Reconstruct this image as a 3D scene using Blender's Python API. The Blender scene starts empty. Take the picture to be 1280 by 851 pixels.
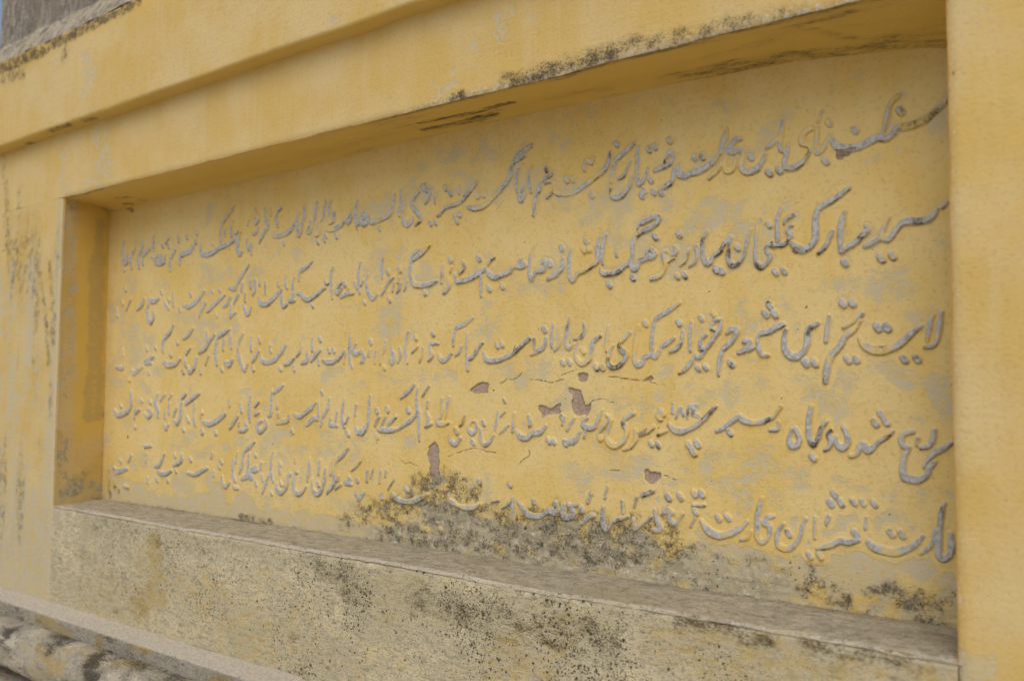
import bpy, math
import numpy as np

# ------------------------------------------------------------------ camera
CAM_POS = (3.00474, -1.45135, 0.38007)
CAM_ROT = [[0.790687, 0.61216, 0.008622], [0.027059, -0.049013, 0.998432], [-0.611622, 0.789214, 0.055318]]
CAM_LENS = 32.2684

scene = bpy.context.scene
col = scene.collection
from mathutils import Matrix
cam_data = bpy.data.cameras.new('camera')
cam = bpy.data.objects.new('camera', cam_data)
col.objects.link(cam)
cam_data.sensor_width = 36.0
cam_data.sensor_fit = 'HORIZONTAL'
cam_data.lens = CAM_LENS
cam_data.clip_start = 0.05
cam_data.clip_end = 2000.0
r, u, f = CAM_ROT
cam.matrix_world = Matrix(((r[0], u[0], -f[0], CAM_POS[0]),
                           (r[1], u[1], -f[1], CAM_POS[1]),
                           (r[2], u[2], -f[2], CAM_POS[2]),
                           (0, 0, 0, 1)))
cam_data.dof.use_dof = True
cam_data.dof.focus_distance = 2.0
cam_data.dof.aperture_fstop = 2.8
scene.camera = cam

# ------------------------------------------------------------------ light
SUN_EL, SUN_AZ = math.radians(50), math.radians(154)      # azimuth clockwise from +Y
world = bpy.data.worlds.new('World')
scene.world = world
world.use_nodes = True
nt = world.node_tree
nt.nodes.clear()
sky = nt.nodes.new('ShaderNodeTexSky')
sky.sky_type = 'NISHITA'
sky.sun_disc = False
sky.sun_elevation = SUN_EL
sky.sun_rotation = SUN_AZ
sky.air_density = 1.0
sky.dust_density = 3.0
sky.ozone_density = 1.0
bg = nt.nodes.new('ShaderNodeBackground')
bg.inputs['Strength'].default_value = 0.135
wo = nt.nodes.new('ShaderNodeOutputWorld')
nt.links.new(sky.outputs[0], bg.inputs[0])
nt.links.new(bg.outputs[0], wo.inputs[0])

sd = bpy.data.lights.new('sun', 'SUN')
sd.energy = 1.15
sd.angle = math.radians(65)
sd.color = (1.0, 0.95, 0.86)
sun = bpy.data.objects.new('sun', sd)
col.objects.link(sun)
dirv = (math.sin(SUN_AZ) * math.cos(SUN_EL), math.cos(SUN_AZ) * math.cos(SUN_EL), math.sin(SUN_EL))
from mathutils import Vector
sun.rotation_euler = Vector(dirv).to_track_quat('Z', 'Y').to_euler()
sun.location = Vector(dirv) * 20

vs = scene.view_settings
scene.display_settings.display_device = 'sRGB'
vs.view_transform = 'Standard'
vs.look = 'None'
vs.exposure = 0.03
vs.gamma = 1.0
vs.use_curve_mapping = False

# ------------------------------------------------------------------ traced data (millimetres on the wall)
LETTERS = {
 1: """105,2657,877,2651,866,2636,855,2620,844,2604,839,2590,837,2577,838,2567,830,2560,821;100,2578,893,2568,886,2561,875,2557,858,2554,843,2550,831;115,2569,828,2556,822,2545,826,2530,822,2514,816,2495,814,2475,819,2465,829,2460,840;100,2502,845;100,2579,865;100,2454,837,2446,824,2438,815;100,2457,866;100,2451,797;100,2446,889,2438,872;100,2437,859,2434,836,2434,815;100,2463,835,2454,836,2448,823,2441,815,2434,815;110,2426,861,2416,858,2408,848,2409,837,2419,833,2424,825,2417,811,2407,800,2390,794,2375,797;100,2365,793;100,2346,791;100,2382,840,2381,827,2376,811,2374,798;100,2372,884,2370,869,2368,853,2368,834,2375,828;100,2365,855,2352,845,2341,838;100,2338,826,2332,814,2323,803,2311,798,2298,801,2291,813,2294,830,2296,843;100,2310,827;100,2288,864,2278,863,2270,854,2267,845,2275,841,2289,842,2291,844;100,2282,830,2278,820,2272,807,2261,807,2257,818,2259,838,2262,853;100,2261,888,2257,869,2250,850,2248,842;100,2259,831,2247,817,2236,806,2224,797;120,2245,841,2233,828,2212,817,2192,813,2180,812;100,2193,843;100,2209,842;130,2180,812,2174,809,2159,816,2157,832;100,2137,885;100,2132,838,2127,844,2133,856,2139,862,2146,852,2142,841,2132,837,2114,832,2104,829;100,2148,829,2147,813,2141,800,2127,793,2118,783;100,2118,783;100,2102,785;100,2075,782;100,2079,790;100,2095,811;100,2104,878;100,2091,875;100,2066,884,2064,862,2064,836,2066,813,2072,807,2082,818,2089,837;100,2056,892,2038,880,2013,865,2008,852,2006,845;100,2004,845,2004,826,2001,807,2005,791,2019,786,2032,791,2046,806,2054,826;80,2047,858,2040,842,2032,829,2019,824;100,2013,899;110,1998,884,1995,865,1988,852,1969,839,1946,827,1917,813,1891,808,1873,810;100,1952,868,1940,874,1932,863,1934,855;100,1957,876,1952,867;100,1889,839;100,1904,838;100,1953,798;100,1873,810,1869,810,1858,820,1853,837;100,1852,818,1836,807;100,1833,870;100,1851,859,1844,853,1828,849,1820,841,1816,827,1808,820,1804,801,1801,780,1799,772;100,1844,842,1831,840;100,1794,885,1788,869,1787,850,1790,833,1792,826;100,1755,880,1752,863,1751,846,1754,831;100,1766,836,1774,824,1766,810,1759,821,1766,836;110,1791,930,1773,922,1754,912,1744,901,1736,887,1735,870,1727,858,1712,847,1695,832,1676,819,1654,809,1628,807,1605,813;80,1773,910,1752,901;100,1635,837;100,1653,837;100,1634,868,1619,857,1601,843,1587,830,1572,821;100,1580,799;100,1630,865,1613,850,1595,834,1578,825,1551,821,1533,817,1521,807,1510,803;100,1636,837;100,1566,797;100,1580,798;100,1573,783;100,1534,867;100,1551,853;70,1580,866,1578,848;100,1502,848,1501,834;100,1487,787;100,1503,787;100,1467,885,1454,882,1473,870,1486,861,1477,844,1468,838;100,1448,869,1432,856,1425,839,1436,825,1449,812,1456,800,1437,788;100,1383,882,1385,862,1384,843,1381,818;100,1403,867,1397,849,1394,826,1395,804,1408,791,1424,799,1427,810;100,1365,872,1361,849,1351,828,1331,818,1304,812,1280,812,1274,829;100,1310,792;100,1265,838,1255,827,1241,811;100,1262,841,1262,816,1241,811;100,1263,840,1249,834,1238,819,1253,808,1267,816,1263,836;100,1226,871,1222,849,1222,825,1226,799;100,1226,807,1238,815;100,1203,843,1192,836,1183,827,1195,820,1206,831,1203,843;110,1180,825,1160,814,1134,808,1112,810,1105,819;100,1146,789;100,1104,793;100,1098,783;100,1125,886,1118,871,1117,851,1118,830,1133,831,1140,846,1132,853;100,1101,886,1096,867,1093,845,1084,836;100,1066,890,1063,873,1059,851,1058,828,1060,803,1073,802,1079,816,1069,823;100,1071,780;100,1038,839,1046,825,1038,810,1029,813,1035,827;100,1011,886,1015,856,1006,842,1005,821;100,989,869,983,855,983,836,989,815,994,804,1003,813;110,970,840,955,824,929,816,902,813,882,816,881,825;100,913,893,899,884,893,865,898,841;100,924,791;100,840,899,841,881,848,861,856,847,839,831,823,811,816,801;100,861,894,865,876;100,791,902,799,881,810,871,796,860,785,872;100,811,845,804,835,787,829;100,764,874,757,859;100,759,817,759,799,767,788,777,798,778,771;100,714,846,700,834,704,818,716,808,713,792,724,776,735,784;100,729,842,715,817;100,693,923,678,908,653,893,638,879,630,857,629,834,634,811,653,807;100,687,878,681,856,681,833;100,650,859,651,836;110,693,819,653,809,619,803,592,794,558,789,530,796,525,821;100,503,860;100,584,818;100,500,834;100,485,813,492,824;100,501,861;100,483,822,476,808,443,804,419,796,412,771;100,449,853;100,403,860,406,843;100,388,818,372,805,360,784,362,753;100,315,837;100,348,860,332,843;100,344,844,350,829;100,285,810,308,798,291,783,273,791,285,810;100,329,806,326,787,292,778;100,264,873,261,852,265,827;100,240,834,213,824,201,807,202,787;100,250,806,264,797;100,197,862,196,840,173,814,179,776;100,85,878,76,853,78,827,89,801,108,805,102,825;100,152,844,130,823,127,798,133,780;100,86,776""",
 2: """100,2651,699,2644,691;105,2636,689,2630,679,2621,674,2605,672,2587,674,2577,670,2569,660,2559,648,2550,649,2546,654,2550,668,2558,683;100,2548,650,2539,647,2527,641,2518,638;100,2545,614;100,2563,617;100,2520,673,2524,665,2514,658,2503,647,2489,640,2479,633,2476,641,2476,665,2479,685,2484,703;100,2483,612;100,2461,669,2455,655,2447,642,2436,632;100,2491,743,2474,732,2458,722,2442,715;115,2462,727,2447,719,2436,710,2432,692,2432,671,2431,657,2422,647,2407,641,2393,648,2387,655;100,2391,707,2378,701,2373,692;100,2388,688,2380,681,2385,670,2380,660,2372,654,2363,657,2361,679,2361,700,2367,722;100,2370,654,2354,653,2346,653;100,2356,604;100,2372,605;100,2350,660,2339,653,2341,643,2348,634,2341,624,2330,616,2320,623,2318,642,2320,668,2322,689,2328,705;100,2344,694;100,2309,688,2304,674,2299,653,2293,636,2279,624,2267,627,2263,643,2266,660,2268,675,2256,667,2247,653,2233,645;100,2282,656;100,2219,693,2211,676,2211,652,2216,634,2225,633,2233,645;100,2238,617;100,2249,614;100,2196,667,2199,651,2193,636,2181,628;100,2180,660,2174,642,2162,631;100,2155,610;100,2171,611;100,2159,694;100,2149,669,2154,660,2147,654,2153,669;100,2147,647,2132,639;100,2129,662,2122,660,2127,648,2130,634,2122,619,2111,612,2096,609;100,2106,694;100,2096,669,2088,663,2096,653,2106,659,2096,669;100,2091,654,2078,650,2070,648,2065,637,2057,631,2050,641,2047,650;100,2051,636,2054,664,2055,685,2061,698,2075,708,2096,714,2111,723,2114,731,2101,735,2083,728,2070,725,2065,715;110,2046,646,2033,639,2017,629,1997,626,1981,629,1975,639;100,2054,615;100,1997,605;70,2014,677,2015,662;100,1989,710,1982,691,1979,670,1981,649;100,1973,706,1969,685,1969,657,1955,647,1938,639,1918,634,1907,620,1900,626,1896,648,1896,670,1902,689;100,1940,700;100,1933,683;100,1945,684;100,1876,692;100,1880,667,1880,652,1868,641,1855,632,1840,626;100,1845,660;100,1830,669,1822,663,1815,649,1828,648,1834,658,1830,669;100,1815,649,1805,642,1797,630,1790,638,1790,659,1792,682,1797,700;110,1770,676,1760,673,1770,667,1776,661,1762,659,1749,663,1733,651,1711,644,1690,641,1673,649,1667,658;100,1712,619;100,1689,687,1678,681,1670,671;120,1661,665,1650,657,1627,648,1604,641,1575,637;70,1650,653,1649,627,1649,600;100,1673,616;100,1643,688;100,1592,684,1598,674,1592,664,1582,658;120,1575,637,1572,641,1566,657;100,1553,693;100,1557,674,1552,663;100,1548,649,1551,633,1542,620,1530,614;100,1529,682,1527,662,1525,640;100,1485,734,1464,718,1439,706,1429,700;110,1451,726,1432,716,1423,700,1422,677,1425,653,1437,640,1462,637,1487,638,1509,645;100,1470,619;100,1411,652,1405,636,1400,627;100,1381,661,1378,649;100,1391,648,1385,635,1375,626;100,1365,650,1359,629;100,1341,679;100,1384,682;100,1349,608;100,1361,665,1348,656,1335,640,1319,620;100,1327,715,1322,694,1321,665;100,1271,676,1266,657,1274,627,1288,614,1305,623;100,1252,663,1245,651;100,1257,605;100,1243,711,1236,688,1237,659,1240,631;100,1220,662,1231,645;100,1182,658;100,1170,663,1147,646,1156,636,1171,649;100,1200,645,1194,634,1168,625;100,1215,632,1197,632;100,1135,708,1128,686,1129,656,1133,623;100,1104,673,1108,665,1123,666;110,1105,653,1090,648,1066,635,1038,626,1016,632,1006,643,990,646;100,1054,608;100,1050,729,1023,714,1004,707,996,693,995,679;100,975,691,970,666,971,634,958,629,978,626;100,938,697,937,674,944,663;100,904,676;100,921,641,929,613,945,617;110,920,660,904,650,881,634,854,623,826,627,819,640;100,846,686,848,653;100,924,643,928,619;100,799,696,800,669,790,650;100,780,693,779,675;100,820,694,819,679;100,769,742,748,723,731,707,717,692,706,677,677,679;100,739,689,736,669;100,722,659,708,644,701,633;100,754,657,755,637;100,749,624,760,601,775,601,784,618;100,687,627,684,596,710,604;100,685,652,668,633,649,625;100,628,675;100,655,660,629,648,600,632,566,613;100,613,601;100,590,675;100,560,643,542,625,525,598;100,550,679,527,659,500,644,468,634,441,640;100,478,671;100,419,625;100,358,661;100,383,682,385,641;100,314,686;100,337,653,356,633;100,302,669,276,661,254,665,244,673;100,245,653,238,631,243,609,258,593,274,607,274,625;100,217,672,205,655,174,637;100,99,709;100,134,674,108,640;100,46,650,52,622;100,83,664""",
 3: """100,2640,516,2636,497,2632,473,2627,463,2613,460;100,2626,512,2620,492,2617,469;100,2580,440;100,2600,441;120,2608,496,2594,486,2577,470,2562,461,2544,456,2527,458,2514,466,2507,478;100,2537,496;100,2553,495;100,2512,520,2499,509,2479,497;125,2507,508,2497,494,2481,481,2473,465,2459,450,2451,432,2446,402;100,2479,539;100,2495,539;100,2486,441;100,2500,441;100,2454,518,2451,498,2448,474;110,2435,507,2418,497,2415,479,2412,463,2399,449,2383,449,2373,463,2372,482,2375,496;100,2411,436;100,2427,436;100,2345,543;100,2336,528;100,2354,527;100,2370,507,2355,502,2342,495,2329,492,2321,484,2323,465,2329,452,2340,450;100,2298,484,2294,478,2305,476,2296,463,2283,457;100,2314,467,2303,461;100,2259,494,2269,502,2280,498,2271,481,2253,466,2246,451,2242,430,2241,415;100,2267,436;100,2248,518,2244,501,2232,486,2223,473,2211,465,2204,469,2206,485,2216,493;100,2248,521,2234,519,2227,506,2234,501;100,2232,532;100,2205,525;100,2215,463,2204,450,2192,452;100,2199,428;100,2214,430;100,2194,456,2183,439,2171,426,2159,419;100,2185,519,2182,494,2182,463;100,2158,518;100,2166,501,2163,481,2154,468,2139,461;100,2147,488,2134,480,2119,472;100,2116,464,2106,453,2099,460,2097,483,2100,506,2104,524,2116,534,2137,544,2159,557;100,2082,520;100,2099,458,2081,452,2075,440,2065,436,2058,447,2060,473,2062,498,2066,516;100,2046,502,2030,489,2022,478,2025,469,2038,459,2033,445,2020,434,2003,432,1995,444,1998,462,2006,478;100,1965,433;100,1980,432;100,1995,517,1991,491,1990,467;100,1976,498,1958,487,1953,470,1948,451,1931,440,1917,447,1912,464,1919,488;100,1931,468;100,1933,526,1935,511,1925,497,1908,493;100,1896,541,1890,513,1887,484,1896,474,1908,483;100,1879,443;100,1895,444;100,1874,500,1869,482,1857,470;100,1854,527,1851,501,1850,478;100,1803,496,1803,475;100,1834,497,1831,481,1816,471,1793,461;100,1830,517;115,1790,498,1772,486,1746,466,1719,456,1692,450,1667,452,1658,468;100,1697,484;100,1712,487;100,1751,483,1746,470;100,1655,492,1641,479,1624,459,1610,453,1611,429;100,1609,515,1607,491,1606,460;100,1623,551,1600,538,1574,529,1567,513,1564,487;100,1592,486,1583,471,1572,464;120,1560,469,1542,454,1527,454,1518,467;100,1499,518;100,1517,494,1493,493,1493,479,1497,466,1484,452;100,1468,484,1462,464,1456,450;100,1449,489,1431,474;100,1441,510;100,1418,525,1412,499,1410,474,1415,448;100,1388,484,1392,467,1381,449;100,1362,487,1353,461,1363,449,1369,463,1359,484;100,1338,504,1332,483,1322,469,1319,447;100,1333,436;100,1282,504;100,1278,481,1274,469;100,1302,478,1299,450;100,1250,482,1257,453;100,1208,521,1204,493,1205,464,1214,438;100,1227,499,1216,483,1230,473,1249,479,1259,463,1245,450;115,1184,484,1170,468,1150,457,1123,453,1099,459;100,1125,483;100,1143,484;100,1190,476,1182,450;100,1086,515;100,1089,486,1071,472,1053,458;100,1082,466,1084,447;100,1056,517,1055,486;100,1036,479,1037,460,1015,452;100,1011,498,1005,483,992,471;100,983,467,964,455,941,449;100,980,447,984,432;100,922,437;110,945,503,920,481,897,464,863,456,839,463,835,474;100,872,505;100,878,488;100,823,528,827,515;100,788,531,788,492;100,824,491,808,470,794,459;100,748,541,735,522,730,498,733,480,745,451,760,436,773,453;100,799,438;100,687,541,691,516,696,501;100,657,528,653,495;100,704,467,687,452,664,459;100,648,437;100,682,557,653,546,631,538,622,518,618,489,623,453;100,580,480,565,453;100,614,487;100,608,543,585,526,563,503,532,490;100,539,431;100,569,551,570,528;100,521,474,511,442;100,516,475,509,447,486,431,473,447;100,496,565,472,547,444,534;100,482,505,463,487;100,412,523;100,455,475,461,452;100,449,431;100,388,581,372,560,343,542,333,525,333,497;110,431,473,403,457,365,455,339,463;100,376,486;100,281,483,247,471,229,464,265,461;100,236,506;100,286,510;100,253,430;100,216,450,190,440,163,428,151,440;100,92,511,94,486;100,53,449,92,446,101,453;100,136,408""",
 4: """100,2653,304,2640,294,2626,286,2615,273,2608,261;100,2625,322,2623,308,2617,297,2605,293;100,2600,308,2598,298;100,2591,319,2579,316,2573,307,2576,295,2585,292;110,2585,290,2578,275,2575,258,2577,245,2588,240,2602,241,2613,249,2617,260,2625,270;100,2541,347;100,2531,332;100,2549,334;100,2560,319,2551,310,2538,301,2527,289,2519,285,2512,293,2506,290,2498,278,2489,274;100,2477,323,2483,313,2485,297,2477,287,2467,291,2462,304;100,2455,317,2451,310,2456,298,2451,286,2444,281;100,2447,332,2439,322,2433,304,2425,291,2418,299,2415,317,2417,337,2420,357;100,2423,267;100,2385,316,2380,302,2382,288,2394,288,2399,298,2395,310,2390,318;100,2364,356,2352,338;80,2360,328,2358,315,2343,313;100,2350,337,2328,329,2309,326,2291,330,2282,336,2268,327,2250,314,2237,308;100,2264,306;100,2236,356,2224,343,2208,328,2191,315,2179,309;100,2180,279;100,2197,282;100,2189,266;110,2179,309,2166,305,2149,307,2136,317;100,2131,306,2111,296;100,2096,278;100,2111,276;100,2101,312,2086,302,2070,295;100,2120,340;100,2114,331;100,2059,304,2060,285,2049,271,2032,264;100,2055,338,2036,328,2031,316,2039,307,2039,294,2028,277,2012,270,1999,274,1990,287,1996,304,2004,323;100,1980,343,1971,324,1963,310,1949,305,1932,309,1934,318,1944,326;100,1990,334,1998,327,1990,315,1974,298;100,1974,286;100,1940,302,1935,285;100,1926,297,1915,280,1906,272;100,1886,271;100,1909,325,1891,298;100,1879,324;120,1835,305,1820,292,1800,289,1785,278,1766,280,1756,292;100,1885,326,1878,310;100,1843,274;100,1856,273;100,1883,270,1902,275,1917,283;100,1789,326,1795,310,1790,305;100,1749,331,1746,308,1744,291;100,1734,306,1718,293,1708,286;100,1702,335,1699,313,1694,294;110,1691,281,1678,264,1664,257,1653,269,1651,293;100,1660,307;100,1629,262;100,1629,311,1638,309,1640,294,1627,283,1615,294,1624,309;100,1605,324,1598,308,1589,299;100,1720,360;80,1723,335,1710,324;100,1587,269,1583,260;100,1563,304,1559,282,1560,264,1575,256,1590,270;100,1578,287;100,1553,364,1547,337,1542,315;100,1532,361,1532,326,1515,307,1530,301,1554,306;100,1484,325,1490,313,1481,295;100,1499,302,1478,293;100,1486,354,1483,340;100,1451,385,1449,358,1452,335,1456,324,1458,290,1459,260;100,1489,392,1467,367;100,1439,395,1417,376,1394,362;100,1449,324,1434,310,1412,298,1389,285;100,1419,332;100,1349,333;100,1312,328;100,1379,315,1356,298,1350,282;100,1343,314,1327,288;100,1319,314,1303,292;100,1389,285,1357,280,1317,281;100,1287,366,1283,332,1279,296,1265,274,1255,267;100,1312,264;100,1277,293,1263,279,1244,271,1237,281;100,1234,342,1229,315;100,1188,357,1185,338,1183,308,1190,285;100,1204,268;100,1206,313,1195,295;100,1162,323,1157,298;100,1136,303,1134,289,1163,286;100,1129,357,1126,337,1115,320,1103,304,1098,284;100,1098,372;100,1084,348,1087,332,1085,304,1070,305,1055,295,1037,284;100,1073,308,1061,297;100,1075,346,1057,331,1035,319,1011,306,988,312;100,980,264;100,966,311,963,297,940,292,911,285;100,920,312,917,304;100,911,337,911,329;100,937,392,918,381,895,371;100,887,378,886,342,886,313,872,306;100,859,295,867,279,844,261,826,269,832,286,846,291;100,791,361,789,330,789,289;100,830,346,813,331;100,831,314,814,307;100,770,285,777,267,742,258;100,746,336,750,314;100,733,301,709,278,695,265;100,741,284,738,275;100,691,346,692,331;110,674,308,653,297,627,285,597,275,566,279;100,553,308,546,292;100,555,249;100,625,249;100,514,337,513,303,519,269;100,537,367,502,351,467,332;100,515,337,518,273;100,558,252;100,555,310;100,465,364,445,350;100,446,336,440,294,425,273,408,279;100,458,253;100,473,293,485,279;100,418,319,403,293;100,387,361,371,345;100,375,335,377,302;100,355,313,352,287;100,375,267,363,254,354,264;100,349,361,324,342;100,310,363,298,334,313,310,314,289;100,255,314,278,302,261,288,239,297;100,267,336;100,218,340;100,182,254;100,206,311,180,298,176,281;110,152,369,155,332,142,309,106,294,73,291,52,305;100,90,321""",
 5: """100,2638,203,2634,186,2631,164,2629,138,2629,120,2637,115,2647,124,2649,140,2648,155;100,2624,160,2622,143,2613,129,2600,118;130,2604,147,2594,134,2579,124,2561,116,2543,117,2526,120,2517,128;100,2554,147;100,2571,147;100,2460,205;100,2453,189;100,2471,191;100,2493,194;100,2508,194;100,2527,194;100,2514,170,2512,151;100,2450,166,2445,152;100,2495,141;100,2500,130,2485,125,2469,125,2454,117,2428,107;100,2425,162,2424,126;100,2415,94;100,2433,95;110,2409,157,2403,146,2399,128,2388,111,2374,101,2359,105,2356,121,2359,134,2367,145;100,2377,129;100,2349,157,2338,154,2331,145,2340,140,2342,128,2336,115,2325,108,2317,119,2317,142,2320,163,2327,188;100,2305,126,2298,113,2285,108;130,2296,142,2281,128,2265,118,2242,112,2221,118,2205,136;100,2240,144;100,2259,147;100,2191,186;100,2206,187;100,2188,164,2210,166;100,2193,152;100,2192,141,2182,123;100,2133,175;100,2160,178;100,2134,154,2126,147,2141,146,2136,134,2146,124;100,2166,146,2149,122;100,2104,147,2109,130,2116,110,2101,107;100,2096,133,2076,120,2060,107,2055,125;100,2063,170,2057,150;130,2099,184,2076,175;100,2028,159,2031,136;100,2042,130,2023,122,2007,113,1994,98,1985,104,1983,123,1983,143;100,1993,186,1987,162;100,1961,123,1947,119,1930,104;100,1930,134;100,1952,167,1944,150;100,1921,143,1907,140;100,1904,120,1890,112,1882,121,1881,137;110,1862,143,1864,121,1847,124,1827,112,1807,108,1786,112,1773,126,1760,137;100,1884,139,1886,113,1908,117,1908,129,1896,142;100,1747,144,1747,119,1747,96;100,1749,138,1728,124,1718,119;100,1688,131,1707,135;110,1652,122,1635,114,1612,110,1584,114;100,1648,173;100,1738,173;100,1804,140;120,1584,114,1563,123,1557,135;120,1487,132,1463,119,1438,111,1409,108,1387,113,1370,124;100,1418,139;100,1373,158,1354,134;100,1326,179,1323,148;100,1346,180,1344,166;100,1278,174,1279,150;100,1299,180,1292,158;100,1331,114;100,1269,119,1259,106;100,1208,230,1186,210,1166,197,1159,181,1157,160,1159,134;100,1143,190,1141,159;100,1167,147,1150,128,1130,109;100,1098,192,1093,156;100,1122,173,1120,142,1106,113,1091,104,1073,114,1070,142;100,1094,130;100,1055,196,1056,167,1048,137;100,1045,121,1024,101,1002,101,995,121,997,150,1006,156;100,994,192,993,182;100,930,175,932,150;100,978,151,965,135,960,113,941,95,921,102,920,120;100,937,121;100,1254,198,1235,182,1221,173;100,1210,157,1216,150,1199,141,1222,137;100,1280,177,1278,152;100,1242,150;100,1267,121,1251,103,1237,115;100,1173,155,1172,145;100,1182,134,1162,123;100,971,143,962,113,940,97,920,108;100,931,173;100,900,205,894,186,892,150,903,124;100,882,139,873,120,857,89;100,852,137,856,125;100,825,112;100,897,92;100,823,161,806,151,831,151;100,849,173,846,156;100,817,231,797,217,769,201,763,179,760,162,747,139;100,791,196,790,170,789,142,804,128,786,131,759,119;100,737,199,728,166;100,717,177,717,133,730,114;100,742,94,724,95;100,701,108,687,96,672,100,664,123;100,819,193;100,648,149;100,658,165;100,622,134,623,119;100,612,189,609,176;100,591,143,565,135,538,124,518,119;100,513,119,485,124;100,499,164;100,454,178,451,157,411,141;100,424,125;100,399,124,362,112,327,115;100,358,175,335,141,309,133;100,380,92;100,320,91;100,417,171;100,280,196,244,192;100,259,168,256,142;100,268,94,269,78;110,140,116,84,103,64,114;100,101,138;100,165,161,148,138;100,129,58,153,55""",
 6: """100,2144,357,2143,341;100,2150,331,2160,349,2167,336;100,2175,331,2177,352,2182,355;100,2196,356,2184,354,2189,347,2187,340,2199,336""",
}
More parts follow.
